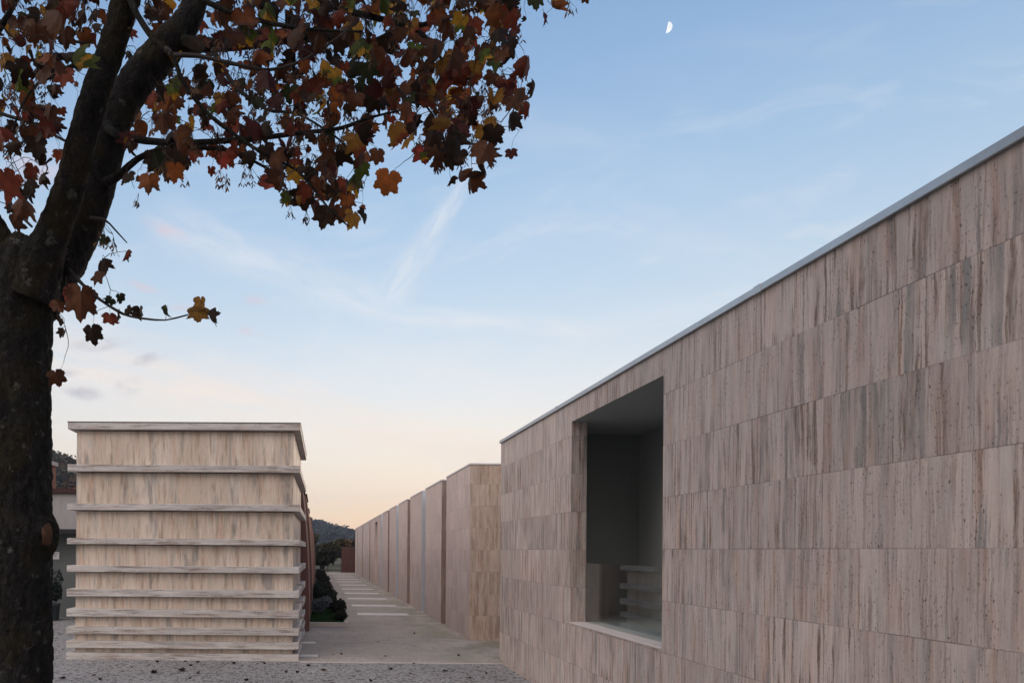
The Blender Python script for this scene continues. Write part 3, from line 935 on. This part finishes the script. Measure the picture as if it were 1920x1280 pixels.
for (row, segs) in ((.03, ((-.09, -.02), (-.01, .05), (.06, .085))), (-.015, ((-.07, .0), (.012, .06)))):
    for a, b in segs:
        m.box((a, -.018, row), (b, -.0145, row + .014))
m.build('lettering', SIGNT, sg)
pt = empty('plant_pot', (-5.92, 15.2, 0), 'dark blue grey pot in front of the annex', 'pot')
m = MB()
pr = [(.15, 0), (.165, .02), (.19, .33), (.205, .335), (.205, .37), (.18, .37), (.175, .32)]
seg = 24
vs = [(a * math.cos(6.2832 * k / seg), a * math.sin(6.2832 * k / seg), b) for a, b in pr for k in range(seg)]
fs = [(i * seg + k, i * seg + (k + 1) % seg, (i + 1) * seg + (k + 1) % seg, (i + 1) * seg + k) for i in range(len(pr) - 1) for k in range(seg)]
fs.append(tuple((len(pr) - 1) * seg + k for k in range(seg)))
m.add(vs, fs)
m.build('pot_body', POT, pt, 0, True)
shrub(-5.92, 15.2, .33, .24, .24, .72, 1500, .045, [(.035, .05, .045), (.022, .034, .03), (.05, .062, .055)], 'leafy grey green bush growing in the dark pot by the annex', 61, 'plant', name='potted_bush')
hs = empty('pink_house', (-7.5, 33, 0), 'small pinkish house with dark red roof behind the annex', 'house')
sub(boxo('wall', (-10.75, 30, -.05), (-4.5, 36, 4.35), PINKWALL, None, .01), hs)
m = MB()
m.add([(-10.95, 29.8, 4.351), (-4.3, 29.8, 4.351), (-4.3, 36.2, 4.351), (-10.95, 36.2, 4.351), (-9, 33, 4.95), (-6.2, 33, 4.95)],
      [(0, 1, 5, 4), (1, 2, 5), (2, 3, 4, 5), (3, 0, 4), (0, 3, 2, 1)])
sub(m.build('roof', ROOFRED), hs)

# ---------------------------------------------------------------- moon
mc = at(1251, 52, 2400)
Rm = 8.8 / F * 2400
m = MB()
vs, fs = [], []
nu, nv = 20, 24
to_cam = (Vector((0, 0, EYE)) - mc).normalized()
right = Vector((0, 0, 1)).cross(to_cam).normalized()
tilt = Matrix.Rotation(R(-14), 3, to_cam)
right = tilt @ right
upv = to_cam.cross(right)
for i in range(nu + 1):
    lon = R(-90) + R(174) * i / nu            # from the limb to just short of the far edge
    lon = R(8) + R(172) * i / nu
    for j in range(nv + 1):
        lat = -math.pi / 2 + math.pi * j / nv
        # lon measured from the viewing axis to the right
        vs.append((to_cam * math.cos(lon) * math.cos(lat) + right * math.sin(lon) * math.cos(lat) + upv * math.sin(lat)) * Rm)
for i in range(nu):
    for j in range(nv):
        a = i * (nv + 1) + j
        fs.append((a, a + nv + 1, a + nv + 2, a + 1))
m.add(vs, fs)
mo = m.build('moon', MOON, None, 0, True)
mo.location = mc
tag(mo, 'small white half moon high in the blue sky', 'moon')

# ---------------------------------------------------------------- maple tree
tree = empty('maple_tree', (at(30, 1031, 4.2).x, 4.2, 0), 'dark trunked maple with drooping red brown autumn leaves at the left edge', 'tree')
def adopt(o):
    return sub(o, tree)
def row(px, py, Y, rpx):
    q = at(px, py, Y)
    return (q.x, q.y, q.z, rpx * Y / F)
knot = at(92, 1003, 4.15)
def knob(pt, dr):
    d = (pt - knot)
    zz = d.z + .02 * noise.noise(pt * 14)
    e = math.exp(-(abs(zz) / .10) ** 3.2 - (d.x / .17) ** 2 - (d.y / .17) ** 2)
    return pt + Vector((.066, -.02, 0)) * e * (1 + .35 * noise.noise(pt * 22))
tb = MB()
base = at(30, 1031, 4.2)
tr = [(base.x - .02, 4.2, -.1, .30), (base.x - .01, 4.2, .12, .245), (base.x, 4.2, .5, .218), row(30, 1000, 4.2, 65), row(30, 820, 4.2, 64), row(30, 660, 4.2, 63), row(34, 570, 4.2, 66), row(52, 510, 4.2, 66), row(75, 465, 4.2, 50)]
sp = spline(tr, .011)
tb.tube([q[:3] for q in sp], [q[3] for q in sp], 120, None, True, .012, (13, 13, 5), knob, .011)
limbA = [row(60, 560, 4.12, 46), row(78, 490, 4.08, 40), row(98, 440, 4.05, 32), row(131, 350, 4.0, 28), row(159, 240, 3.96, 26), row(189, 148, 3.93, 25), row(223, 50, 3.9, 24), row(240, -20, 3.88, 25), row(262, -160, 3.86, 21), row(310, -420, 3.8, 13), row(360, -640, 3.8, 6)]
limbB = [row(62, 570, 4.25, 48), row(104, 500, 4.32, 47), row(162, 405, 4.4, 37), row(194, 312, 4.46, 31), row(219, 225, 4.52, 29), row(254, 155, 4.56, 31), row(305, 98, 4.6, 31), row(350, 40, 4.63, 25), row(372, -20, 4.65, 22), row(405, -150, 4.7, 18), row(450, -380, 4.8, 11), row(500, -600, 4.8, 5)]
limbC = [row(30, 570, 4.2, 46), row(8, 500, 4.2, 40), row(-22, 430, 4.22, 34), row(-75, 350, 4.25, 30), row(-150, 200, 4.3, 24), row(-210, -40, 4.4, 16), row(-250, -300, 4.4, 8)]
for L in (limbA, limbB, limbC):
    sp = spline(L, .016)
    tb.tube([q[:3] for q in sp], [q[3] for q in sp], 60, None, True, .009, (18, 18, 7), None, .005)
adopt(tb.build('trunk', BARK, None, 0, True))
sc = MB()
vs, fs = [], []
c0 = at(82, 1002, 4.045)
vs.append((c0.x, c0.y - .008, c0.z))
for k in range(18):
    a = 6.2832 * k / 18
    rr = 1 + .3 * math.sin(3 * a + 1) + .2 * math.sin(5 * a)
    vs.append((c0.x + .012 * rr * math.cos(a), c0.y, c0.z + .042 * rr * math.sin(a)))
for k in range(18):
    a = 6.2832 * k / 18
    vs.append((c0.x + .030 * math.cos(a), c0.y + .06, c0.z + .075 * math.sin(a)))
for k in range(18):
    k2 = (k + 1) % 18
    fs.append((0, 1 + k2, 1 + k))
    fs.append((1 + k, 1 + k2, 19 + k2, 19 + k))
sc.add(vs, fs)
adopt(sc.build('pruning_scar', SCAR, None, 0, True))

BR = [  # (px, py, Y, radius px)
 [(210, 226, 4.52, 12), (202, 238, 4.38, 9), (215, 249, 4.15, 7.5), (240, 259, 4.0, 7), (330, 268, 3.85, 6), (450, 262, 3.8, 5), (560, 250, 3.75, 4), (640, 240, 3.7, 3.4), (690, 222, 3.7, 2.8), (760, 205, 3.65, 1.8)],
 [(184, 350, 4.44, 15), (203, 341, 4.32, 9.5), (228, 325, 4.22, 7), (258, 298, 4.2, 5.5), (310, 280, 4.1, 4.8), (400, 278, 4.05, 4), (450, 290, 4.0, 3), (520, 325, 3.95, 2.2), (585, 350, 3.9, 1.5)],
 [(236, -60, 3.9, 9), (248, 8, 3.75, 6.5), (290, 76, 3.65, 6), (325, 104, 3.6, 5), (338, 145, 3.6, 4.4), (380, 203, 3.6, 4), (430, 245, 3.58, 3.6), (500, 292, 3.55, 3), (560, 322, 3.55, 2.5), (620, 395, 3.5, 2), (655, 425, 3.5, 1.4)],
 [(325, 104, 3.6, 4.4), (370, 105, 3.55, 4), (430, 118, 3.5, 3.6), (505, 131, 3.48, 3), (570, 112, 3.46, 2.4), (650, 60, 3.4, 1.6)],
 [(308, 88, 4.62, 22), (340, 83, 4.6, 16), (375, 84, 4.55, 13), (430, 84, 4.5, 11), (510, 76, 4.45, 10), (590, 66, 4.4, 8.5), (650, 74, 4.35, 7), (700, 80, 4.3, 6), (735, 62, 4.3, 5.5), (800, 45, 4.3, 4), (880, 20, 4.2, 3), (960, -5, 4.2, 2.2), (1060, -18, 4.2, 1.5)],
 [(500, -90, 4.2, 9), (560, -30, 4.1, 7), (610, 5, 4.0, 6), (665, 24, 3.95, 5.6), (740, 42, 3.9, 5), (785, 58, 3.9, 4.6), (808, 85, 3.88, 3.6), (835, 118, 3.85, 2.4), (880, 150, 3.8, 1.5)],
 [(688, 95, 4.25, 4), (700, 120, 4.2, 3.5), (740, 160, 4.15, 3), (768, 190, 4.1, 2.6), (800, 200, 4.1, 2), (830, 250, 4.1, 1.4)],
 [(400, 95, 4.5, 6), (440, 160, 4.4, 4), (500, 205, 4.35, 3), (560, 215, 4.3, 2.4), (640, 265, 4.3, 1.8), (690, 320, 4.3, 1.2)],
 [(-40, 110, 4.1, 7), (5, 45, 4.1, 5.5), (30, 0, 4.1, 5), (60, -70, 4.1, 4)],
 [(205, 95, 3.95, 7), (178, 108, 3.9, 5.5), (140, 122, 3.85, 4.4), (100, 142, 3.8, 3.4), (72, 156, 3.8, 2.8), (40, 200, 3.75, 2), (20, 260, 3.7, 1.4)],
 [(-20, 35, 4.2, 4), (50, 55, 4.2, 3.4), (100, 70, 4.1, 3), (162, 82, 4.0, 2.4)],
 [(-60, 180, 4.3, 4.5), (0, 212, 4.2, 3.6), (60, 232, 4.15, 3), (120, 263, 4.1, 2.6), (150, 275, 4.05, 2.2)],
 [(120, 500, 4.3, 6), (150, 528, 4.05, 3.6), (180, 556, 4.0, 3), (230, 588, 3.95, 2.4), (270, 597, 3.9, 2), (310, 600, 3.9, 1.7), (352, 590, 3.9, 1.4)],
 [(-60, 230, 4.3, 6), (0, 325, 4.2, 4), (22, 385, 4.15, 3), (60, 425, 4.1, 2.2)],
 [(170, 410, 4.3, 5), (196, 412, 4.2, 2.5), (215, 430, 4.15, 1.8), (238, 455, 4.15, 1.2)],
 [(300, -120, 4.0, 8), (330, -40, 3.7, 6), (400, 10, 3.55, 5), (490, 40, 3.5, 4), (580, 55, 3.45, 3), (680, 60, 3.4, 2)],
 [(560, -120, 4.5, 8), (680, -70, 4.4, 6.5), (800, -40, 4.4, 5), (900, -20, 4.4, 3.6), (1020, -8, 4.4, 2.4), (1100, 0, 4.4, 1.5)],
 [(430, 84, 4.5, 6), (470, 20, 4.5, 5), (500, -60, 4.6, 4), (560, -160, 4.6, 3)],
]
SHADE_BR = [  # unseen branches added overhead to carry the shading leaves
 [(-1.02, 3.86, 5.1, .065), (-.75, 3.0, 5.7, .05), (-.1, 1.7, 6.1, .036), (.7, .5, 6.2, .022), (1.3, -.6, 6.1, .01)],
 [(-2.5, 4.3, 4.4, .08), (-2.6, 3.2, 5.2, .06), (-2.3, 1.7, 5.8, .045), (-1.7, -.2, 6.1, .028), (-1.2, -1.8, 6.0, .018), (-.9, -3.8, 5.7, .01)],
 [(-.86, 3.8, 6.0, .05), (-.1, 3.1, 6.6, .036), (1.0, 2.3, 6.8, .025), (1.9, 1.2, 6.6, .012)],
 [(-2.35, 1.9, 5.75, .035), (-3.2, .6, 5.9, .025), (-3.9, -.8, 5.7, .012)]]
nodes = []          # skeleton points for the twigs
for b in BR:
    sp = spline([row(*q) for q in b], .05)
    mbr = MB()
    mbr.tube([q[:3] for q in sp], [q[3] for q in sp], 10, None, True, .0022, (40, 40, 40))
    adopt(mbr.build('branch', BARK if b[0][3] >= 7 else TWIG, None, 0, True))
    nodes += [tuple(q[:3]) for q in sp[3:]]
for b in SHADE_BR:
    sp = spline(b, .08)
    mbr = MB()
    mbr.tube([q[:3] for q in sp], [q[3] for q in sp], 10, None, True, .0022, (40, 40, 40))
    adopt(mbr.build('branch', TWIG, None, 0, True))
    nodes += [tuple(q[:3]) for q in sp[3:]]
for L in (limbA[6:], limbB[6:], limbC[3:]):
    nodes += [tuple(q[:3]) for q in spline(L, .1)]

# --- leaf shape: five lobes, toothed edge; base at the origin, tip towards -z
KEY = [(0, 1.0), (8, .90), (17, .78), (27, .60), (37, .75), (48, .92), (57, .82), (67, .68), (78, .57), (88, .66), (101, .75), (116, .66), (136, .56), (156, .48), (172, .34), (180, .16)]
KA = [q[0] for q in KEY]
KR = [q[1] for q in KEY]
NA = 54
def leaf_geo(r, fold, curl, skew, NA=54):
    vs = [(0.0, 0.0, 0.0)]
    prof = []
    for k in range(NA):
        th = -180 + 360 * k / NA
        rad = float(np.interp(abs(th), KA, KR))
        rad *= 1 + (.055 if k % 2 else -.045) + r.uniform(-.04, .04)
        prof.append((math.radians(th), rad))
    ph = r.uniform(0, 6.28)
    for ring in (.38, .72, 1.0):
        for th, rad in prof:
            q = rad * ring
            x = math.sin(th) * q * (1 + skew * (1 if th > 0 else -1))
            z = -math.cos(th) * q
            y = fold * abs(x) + .10 * math.sin(5 * th + ph) * q * q
            # bend the blade along its length
            t = -z
            an = curl * t
            if abs(curl) > 1e-3:
                zz = -math.sin(an) / curl
                yy2 = (1 - math.cos(an)) / curl
            else:
                zz, yy2 = z, 0.0
            vs.append((x * (1 - .18 * abs(fold)), y + yy2, zz))
    fs = []
    for k in range(NA):
        k2 = (k + 1) % NA
        fs.append((0, 1 + k, 1 + k2))
        for ring in (0, 1):
            a = 1 + ring * NA
            b = a + NA
            fs.append((a + k, b + k, b + k2, a + k2))
    return vs, fs
rl = random.Random(99)
LEAFS = [leaf_geo(rl, rl.uniform(-.3, .8), rl.uniform(-.7, 1.3), rl.uniform(-.08, .08)) for _ in range(26)]
COARSE = [leaf_geo(rl, rl.uniform(-.1, .7), rl.uniform(-.3, 1.0), 0, 18) for _ in range(10)]
CURLED = [leaf_geo(rl, rl.uniform(.9, 1.9), rl.uniform(.6, 1.9), rl.uniform(-.1, .1)) for _ in range(14)]
PAL = {
 'dark': (.026, .014, .008), 'brown': (.080, .030, .013), 'red': (.150, .033, .016), 'orange': (.215, .065, .016),
 'deep': (.060, .014, .012), 'yellow': (.38, .20, .020), 'green': (.070, .095, .014), 'ochre': (.19, .095, .018), 'dgreen': (.022, .028, .010), 'scarlet': (.22, .032, .022)}
def pick(r):
    q = r.random()
    for lim, nme in ((.25, 'dark'), (.50, 'brown'), (.66, 'red'), (.77, 'orange'), (.86, 'deep'), (.905, 'ochre'), (.935, 'yellow'), (.97, 'green'), (1.01, 'dgreen')):
        if q < lim:
            return nme
leaves, twigs, seeds = MB(), MB(), MB()
def put_leaf(m, base, size, colname, yaw, pitch, rollz, r, curled=False):
    vs, fs = r.choice(COARSE if curled == 2 else CURLED if curled else LEAFS)
    M = Matrix.Rotation(yaw, 3, 'Z') @ Matrix.Rotation(pitch, 3, 'X') @ Matrix.Rotation(rollz, 3, 'Y')
    c = PAL[colname]
    k = r.uniform(.7, 1.35)
    colr = (min(c[0] * k, .8), min(c[1] * k, .8), min(c[2] * k, .8), 1)
    pts = [base + M @ (Vector(q) * size) for q in vs]
    o = len(m.v)
    m.add(pts, fs, colr)
    # blotched blades, browner towards the rim
    rim = r.uniform(.55, 1.1)
    nl_ = (len(vs) - 1) // 3
    for i in range(len(vs)):
        ring = 0 if i == 0 else (i - 1) // nl_
        f = (1.08, 1.0, .5 + .5 * rim, rim)[ring + (i > 0)] * (.86 + .3 * abs(noise.noise(Vector(vs[i]) * 3.1 + base * 9)))
        m.c[o + i] = (colr[0] * f, colr[1] * f * (.92 + .08 * f), colr[2] * f, 1)
    # parts of some leaves turn another colour
    if colname in ('green', 'yellow', 'orange', 'ochre') and r.random() < .6:
        alt = PAL[{'green': 'yellow', 'yellow': 'green', 'orange': 'brown', 'ochre': 'red'}[colname]]
        for i, q in enumerate(vs):
            if q[2] < -.45 + .3 * q[0]:
                m.c[o + i] = (*alt, 1)

def seed_bunch(base, n, r):
    for _ in range(n):
        e = base + Vector((r.gauss(0, .018), r.gauss(0, .018), -r.uniform(.02, .085)))
        twigs.tube([base, (base + e) / 2 + Vector((0, 0, -.004)), e], [.0008, .0007, .0006], 3, None, False)
        col = r.choice([(.10, .055, .03), (.16, .10, .055), (.06, .033, .02), (.07, .035, .018), (.03, .018, .011)])
        for s in (-1, 1):
            if r.random() < .15:
                continue
            d = Vector((s * r.uniform(.2, .7), r.gauss(0, .4), -1)).normalized()
            sd = d.cross(Vector((r.gauss(0, 1), r.gauss(0, 1), r.gauss(0, .3)))).normalized()
            L = r.uniform(.026, .040)
            wv_ = L * .17
            seeds.add([e, e + d * L * .18 + sd * wv_ * .55, e + d * L * .62 + sd * wv_ * 1.3, e + d * L, e + d * L * .6 - sd * wv_ * .5, e + d * L * .15 - sd * wv_ * .4],
                      [(0, 1, 2, 3, 4, 5)], (*col, 1))

MAP = [
 '6899604776679888888998853200',
 '5798604746689888898998645210',
 '4754203548798988888889642000',
 '8698304578789888798998763000',
 '9852206899889998877898775100',
 '9972038988799999877899874000',
 '9870046865578898846897740000',
 '8750057783476678641468730000',
 '7630023671042678500002300000',
 '6410011100002456400001100000',
 '4100010000000034300000000000',
 '1000000000000011000000000000',
]
LIMBPX = [(75, 500), (97, 440), (130, 350), (158, 240), (188, 148), (222, 50), (240, -20)], [(104, 500), (160, 405), (192, 312), (218, 225), (254, 155), (305, 98), (350, 40), (372, -20)]
def on_limb(px, py):
    for L in LIMBPX:
        for (ax, ay), (bx, by) in zip(L, L[1:]):
            dx, dy = bx - ax, by - ay
            t = max(0, min(1, ((px - ax) * dx + (py - ay) * dy) / (dx * dx + dy * dy)))
            if math.hypot(px - ax - t * dx, py - ay - t * dy) < 46:
                return True
    return False
jobs = []           # (leaf base point, width m, colour, yaw, curled) ; then clusters of seeds
for rI, line in enumerate(MAP):
    for cI, chd in enumerate(line):
        d = int(chd)
        x0, y0_ = cI * 40, rI * 40
        lam = d / 9 * 4.7
        n = int(lam) + (1 if rl.random() < lam - int(lam) else 0)
        for _ in range(n):
            px, py = x0 + rl.uniform(0, 40), y0_ + rl.uniform(-26, 14)
            Y = min(5.2, max(3.2, rl.gauss(4.05, .42)))
            if on_limb(px, py + 14) and rl.random() < .9:
                Y = rl.uniform(4.85, 5.3)
            jobs.append((at(px, py, Y), rl.uniform(.054, .088) * rl.choice((.55, .8, 1.0, 1.15, 1.3)), pick(rl), rl.gauss(0, .9) + (math.pi if rl.random() < .4 else 0), rl.random() < .42))
# the part of the crown above and beside the picture
for _ in range(420):
    px, py = rl.uniform(-420, 1000), rl.uniform(-620, -20)
    if py < -300 and px > 750:
        continue
    Y = min(5.8, max(3.0, rl.gauss(4.2, .6)))
    jobs.append((at(px, py, Y), rl.uniform(.055, .085), pick(rl), rl.uniform(0, 6.28), rl.random() < .4))
for _ in range(90):
    px, py = rl.uniform(-420, -20), rl.uniform(-20, 420)
    jobs.append((at(px, py, min(5.5, max(3.4, rl.gauss(4.2, .5)))), rl.uniform(.055, .085), pick(rl), rl.uniform(0, 6.28), rl.random() < .4))
# unseen leaves added over the camera to shade the near wall
for _ in range(2500):
    q = Vector((rl.uniform(-4.6, 2.4), rl.uniform(-4.6, 3.0), rl.uniform(3.7, 6.9)))
    if (q.z - EYE) / max(q.y + 1.2, .1) < .98 or q.z < 4.3:
        continue
    jobs.append((q, rl.uniform(.09, .13), pick(rl), rl.uniform(0, 6.28), 2))
# single leaves that stand out: leaf base pixel, width px, colour, yaw
SPEC = [(600, 338, 40, 'brown', .4), (622, 352, 46, 'dark', .3), (645, 340, 38, 'red', .8), (652, 372, 44, 'orange', .4), (622, 380, 36, 'brown', 1.0), (590, 326, 40, 'dark', .9), (535, 348, 34, 'brown', 1.2), (558, 300, 40, 'red', .3), (682, 402, 36, 'dark', .9), (850, 262, 40, 'dark', .5), (836, 282, 34, 'brown', 1.0), (872, 236, 38, 'deep', .4), (812, 268, 40, 'orange', .6),
 (727, 334, 66, 'orange', 0.2), (612, 402, 56, 'dark', .1), (662, 405, 46, 'ochre', .6), (843, 296, 44, 'dark', .5), (845, 335, 30, 'dark', 1.1),
 (795, 284, 56, 'scarlet', .3), (822, 300, 40, 'brown', .8), (742, 240, 54, 'ochre', .3), (765, 262, 40, 'ochre', 1.0), (884, 196, 42, 'deep', .9), (862, 188, 44, 'deep', .7), (848, 232, 40, 'deep', .4),
 (172, 620, 50, 'dark', .1), (152, 554, 84, 'brown', .25), (192, 492, 46, 'dark', .3), (184, 515, 40, 'brown', -.4), (207, 594, 38, 'red', .5), (236, 474, 30, 'red', 1.2), (197, 448, 30, 'dgreen', 1.0),
 (312, 580, 34, 'dgreen', 1.0), (262, 582, 34, 'dark', .8), (240, 580, 24, 'dark', .4), (376, 566, 40, 'ochre', .6), (372, 585, 54, 'ochre', .1), (394, 592, 42, 'dark', .9), (225, 556, 26, 'dgreen', .9), (207, 562, 28, 'dgreen', .4),
 (222, 588, 30, 'dark', 1.1), (113, 600, 28, 'dark', .7), (119, 622, 24, 'dark', .9), (106, 702, 46, 'brown', .5), (108, 568, 40, 'brown', -.5), (128, 545, 44, 'red', .5),
 (121, 6, 66, 'red', .1), (66, 46, 60, 'brown', .3), (122, 62, 48, 'brown', .1), (80, 138, 48, 'brown', .4), (120, 138, 50, 'red', .1), (70, 96, 30, 'green', 1.0), (48, 88, 28, 'ochre', .8),
 (318, 186, 58, 'orange', .2), (306, 222, 62, 'brown', .0), (288, 296, 46, 'dark', .1), (328, 316, 46, 'orange', .2), (246, 272, 40, 'dark', 1.0), (240, 330, 40, 'dark', .4),
 (668, 52, 50, 'yellow', .9), (690, 95, 46, 'green', .8), (462, 60, 50, 'green', .6), (512, 70, 38, 'green', 1.2), (408, 120, 34, 'yellow', .8), (588, 6, 42, 'yellow', .5), (745, 6, 40, 'yellow', .8), (935, 60, 46, 'dark', .4), (928, 95, 36, 'dgreen', .9),
 (1002, -6, 46, 'dgreen', .2), (962, -12, 44, 'dark', .4), (1040, -12, 24, 'green', .7), (1100, -8, 26, 'brown', .9), (905, 102, 36, 'green', .7), (778, 92, 44, 'green', .3), (553, 322, 46, 'yellow', .4), (575, 352, 44, 'red', .4), (560, 362, 40, 'ochre', .7),
 (830, 122, 42, 'ochre', .4), (865, 36, 40, 'yellow', .4), (880, 60, 40, 'brown', .4), (700, 30, 36, 'yellow', 1.0), (640, 395, 48, 'brown', .3), (425, 290, 46, 'red', .2), (418, 300, 34, 'scarlet', .7)]
for (px, py, wpx, cn, yaw) in SPEC:
    Y = rl.uniform(3.5, 4.0)
    if py > 420 and px < 420:
        Y = rl.uniform(3.85, 4.0)
    jobs.append((at(px, py, Y), wpx / 1.72 * Y / F, cn, yaw * rl.choice((-1, 1)), False))
sjobs = []
for rI, line in enumerate(MAP):
    for cI, chd in enumerate(line):
        d = int(chd)
        lam = max(0, d - 2) / 7 * 1.9
        n = int(lam) + (1 if rl.random() < lam - int(lam) else 0)
        for _ in range(n):
            sx_, sy_ = cI * 40 + rl.uniform(0, 40), rI * 40 + rl.uniform(-25, 15)
            if on_limb(sx_, sy_ + 12):
                continue
            sjobs.append(at(sx_, sy_, min(5.0, max(3.3, rl.gauss(4.05, .4)))))
for (px, py) in ((412, 318), (425, 325), (260, 362), (545, 385), (540, 352), (575, 395), (910, 165), (918, 185), (905, 150), (195, 430), (213, 445), (1062, -4), (640, 255), (570, 330), (575, 300), (470, 312)):
    sjobs.append(at(px, py, rl.uniform(3.6, 4.0)))

# --- twigs: every leaf stalk and seed bunch hangs from the nearest twig that already exists
pts = []
low = at(420, 440, 4.0)
for j in jobs:
    up = Vector((rl.gauss(0, .02), rl.gauss(0, .02), rl.uniform(.03, .11)))
    if j[0].z < low.z and j[0].x > at(215, 440, 4.0).x:
        up = Vector((rl.gauss(0, .006), rl.gauss(0, .01), rl.uniform(.004, .012)))
    pts.append(('leaf', j, j[0] + up))
for q in sjobs:
    pts.append(('seed', q, q + Vector((rl.gauss(0, .012), rl.gauss(0, .012), rl.uniform(.01, .05)))))
NP = np.array(nodes)
wgt = np.array([1.0, .75, 1.15])
def nearest(p):
    d = (NP - np.array(p)) * wgt
    # prefer to come from above or the side rather than from below
    dd = (d ** 2).sum(1) + np.where(d[:, 2] < -.09, .004, 0)
    i = int(dd.argmin())
    return i, math.sqrt(dd[i])
order = sorted(range(len(pts)), key=lambda i: nearest(pts[i][2])[1])
extra = []
for i in order:
    kind, data, tip = pts[i]
    k, d = nearest(tip)
    a = Vector(NP[k])
    L = (tip - a).length
    if L > .015:
        nseg = max(3, int(L / .035))
        side = Vector((rl.gauss(0, .09), rl.gauss(0, .09), rl.uniform(.0, .13))) * L
        line = []
        for s in range(nseg + 1):
            t = s / nseg
            line.append(a.lerp(tip, t) + side * math.sin(math.pi * t) + Vector((rl.gauss(0, .0025), rl.gauss(0, .0025), rl.gauss(0, .0025))) * (1 if 0 < s < nseg else 0))
        r0 = min(.0042, .0015 + .006 * L)
        twigs.tube(line, [r0 + (.0013 - r0) * s / nseg for s in range(nseg + 1)], 5, None, False)
        if L > .05:
            NP = np.vstack([NP, np.array([tuple(q) for q in line[1:]])])
        else:
            NP = np.vstack([NP, np.array([tuple(tip)])])
    if kind == 'leaf':
        bpt, size, cn, yaw, curled = data
        mid = (tip + bpt) / 2 + Vector((rl.gauss(0, .006), rl.gauss(0, .006), 0))
        twigs.tube([tip, mid, bpt], [.0011, .0009, .0009], 4, None, False)
        put_leaf(leaves, bpt, size, cn, yaw, rl.gauss(.1, .28), rl.gauss(0, .3), rl, curled)
    else:
        seed_bunch(data, rl.randint(4, 11), rl)
adopt(leaves.build('crown', LEAF, None, 0, False))  # also holds the leaves added overhead for shade
adopt(tag(twigs.build('twig_growth', TWIG), kind='stuff'))
adopt(tag(seeds.build('winged_seed_growth', LEAF), kind='stuff'))

# ---------------------------------------------------------------- fallen leaves
FALL = [(117, 1271, 1.0), (340, 1257, 1.6), (287, 1261, 1.1), (248, 1250, .7), (187, 1273, .6), (175, 1265, .8), (357, 1247, .7), (370, 1262, .8), (462, 1275, .9), (355, 1270, .8),
 (537, 1260, .7), (557, 1260, .7), (578, 1248, .8), (607, 1256, .9), (663, 1266, .7), (623, 1279, .8), (697, 1276, .8), (370, 1241, .7), (348, 1240, .6), (295, 1240, .7), (418, 1243, .7), (440, 1243, .7), (495, 1244, .6),
 (625, 1226, .6), (640, 1226, .6), (732, 1254, .9), (775, 1243, .5), (795, 1251, .6), (835, 1257, .9), (912, 1262, .6), (723, 1230, .6), (709, 1203, .5), (777, 1187, .6), (840, 1218, .5), (860, 1229, .6), (770, 1262, .5), (880, 1270, .8)]
rf = random.Random(44)
for i, (px, py, s) in enumerate(FALL):
    dx, dy = px - VX, py - VY
    b = -dx * math.sin(ROLL) + dy * math.cos(ROLL)
    Y = EYE * F / b
    q = at(px, py, Y)
    m = MB()
    vs, fs = rf.choice(CURLED if rf.random() < .6 else LEAFS)
    sz = .062 * s
    M = Matrix.Diagonal((1, 1, .55)) @ Matrix.Rotation(rf.uniform(0, 6.28), 3, 'Z') @ Matrix.Rotation(R(90) + rf.gauss(0, .15), 3, 'X')
    pp = [M @ (Vector(a) * sz) for a in vs]
    zmin = min(a.z for a in pp)
    c = PAL[rf.choice(('dark', 'brown', 'dark', 'deep'))]
    k = rf.uniform(.5, 1.0)
    m.add([(a.x, a.y, a.z - zmin + .001) for a in pp], fs, (c[0] * k, c[1] * k, c[2] * k, 1))
    o = m.build('fallen_leaf', LEAF)
    o.location = (q.x, q.y, .001 if Y > 9.77 else -.003)
    if i == 1:
        tag(o, 'largest curled brown leaf lying on the gravel before the ledged block', 'leaf', 'fallen leaves on the ground')
    elif Y > 9.77:
        tag(o, 'small dry brown leaf lying on the paved path', 'leaf', 'fallen leaves on the paved path')
    else:
        tag(o, 'dry brown leaf lying on the gravel in front', 'leaf', 'fallen leaves on the gravel')
# specks of leaf litter, too small to count
m = MB()
for _ in range(650):
    x, y = rf.uniform(-4.2, 2.55), rf.uniform(7.4, 9.7)
    a = rf.uniform(0, 6.28)
    s = rf.uniform(.004, .012)
    d = Vector((math.cos(a), math.sin(a), 0)) * s
    e = Vector((-math.sin(a), math.cos(a), 0)) * s * .45
    b = Vector((x, y, 0))
    c = rf.choice(((.02, .013, .009), (.04, .022, .012), (.012, .01, .009)))
    m.add([b - d, b - e + Vector((0, 0, s * .3)), b + d + Vector((0, 0, s * .5)), b + e], [(0, 1, 2, 3)], (*c, 1))
tag(m.build('leaf_litter', LEAF), 'dark specks of leaf litter scattered over the gravel', 'leaf litter', kind='stuff')

# ---------------------------------------------------------------- evening haze over the valley
m = MB()
m.box((-820, -220, -14), (820, 920, 75))
hz_m = bpy.data.materials.new('haze_air')
hz_m.use_nodes = True
ht = NT(hz_m.node_tree)
hv = ht.n('ShaderNodeVolumePrincipled', {'Color': (.55, .66, .86, 1), 'Density': .00036, 'Anisotropy': .2})
ht.link(hv.outputs[0], ht.n('ShaderNodeOutputMaterial').inputs[1])
tag(m.build('haze', hz_m), 'thin blue evening haze over the valley', 'haze', kind='stuff')
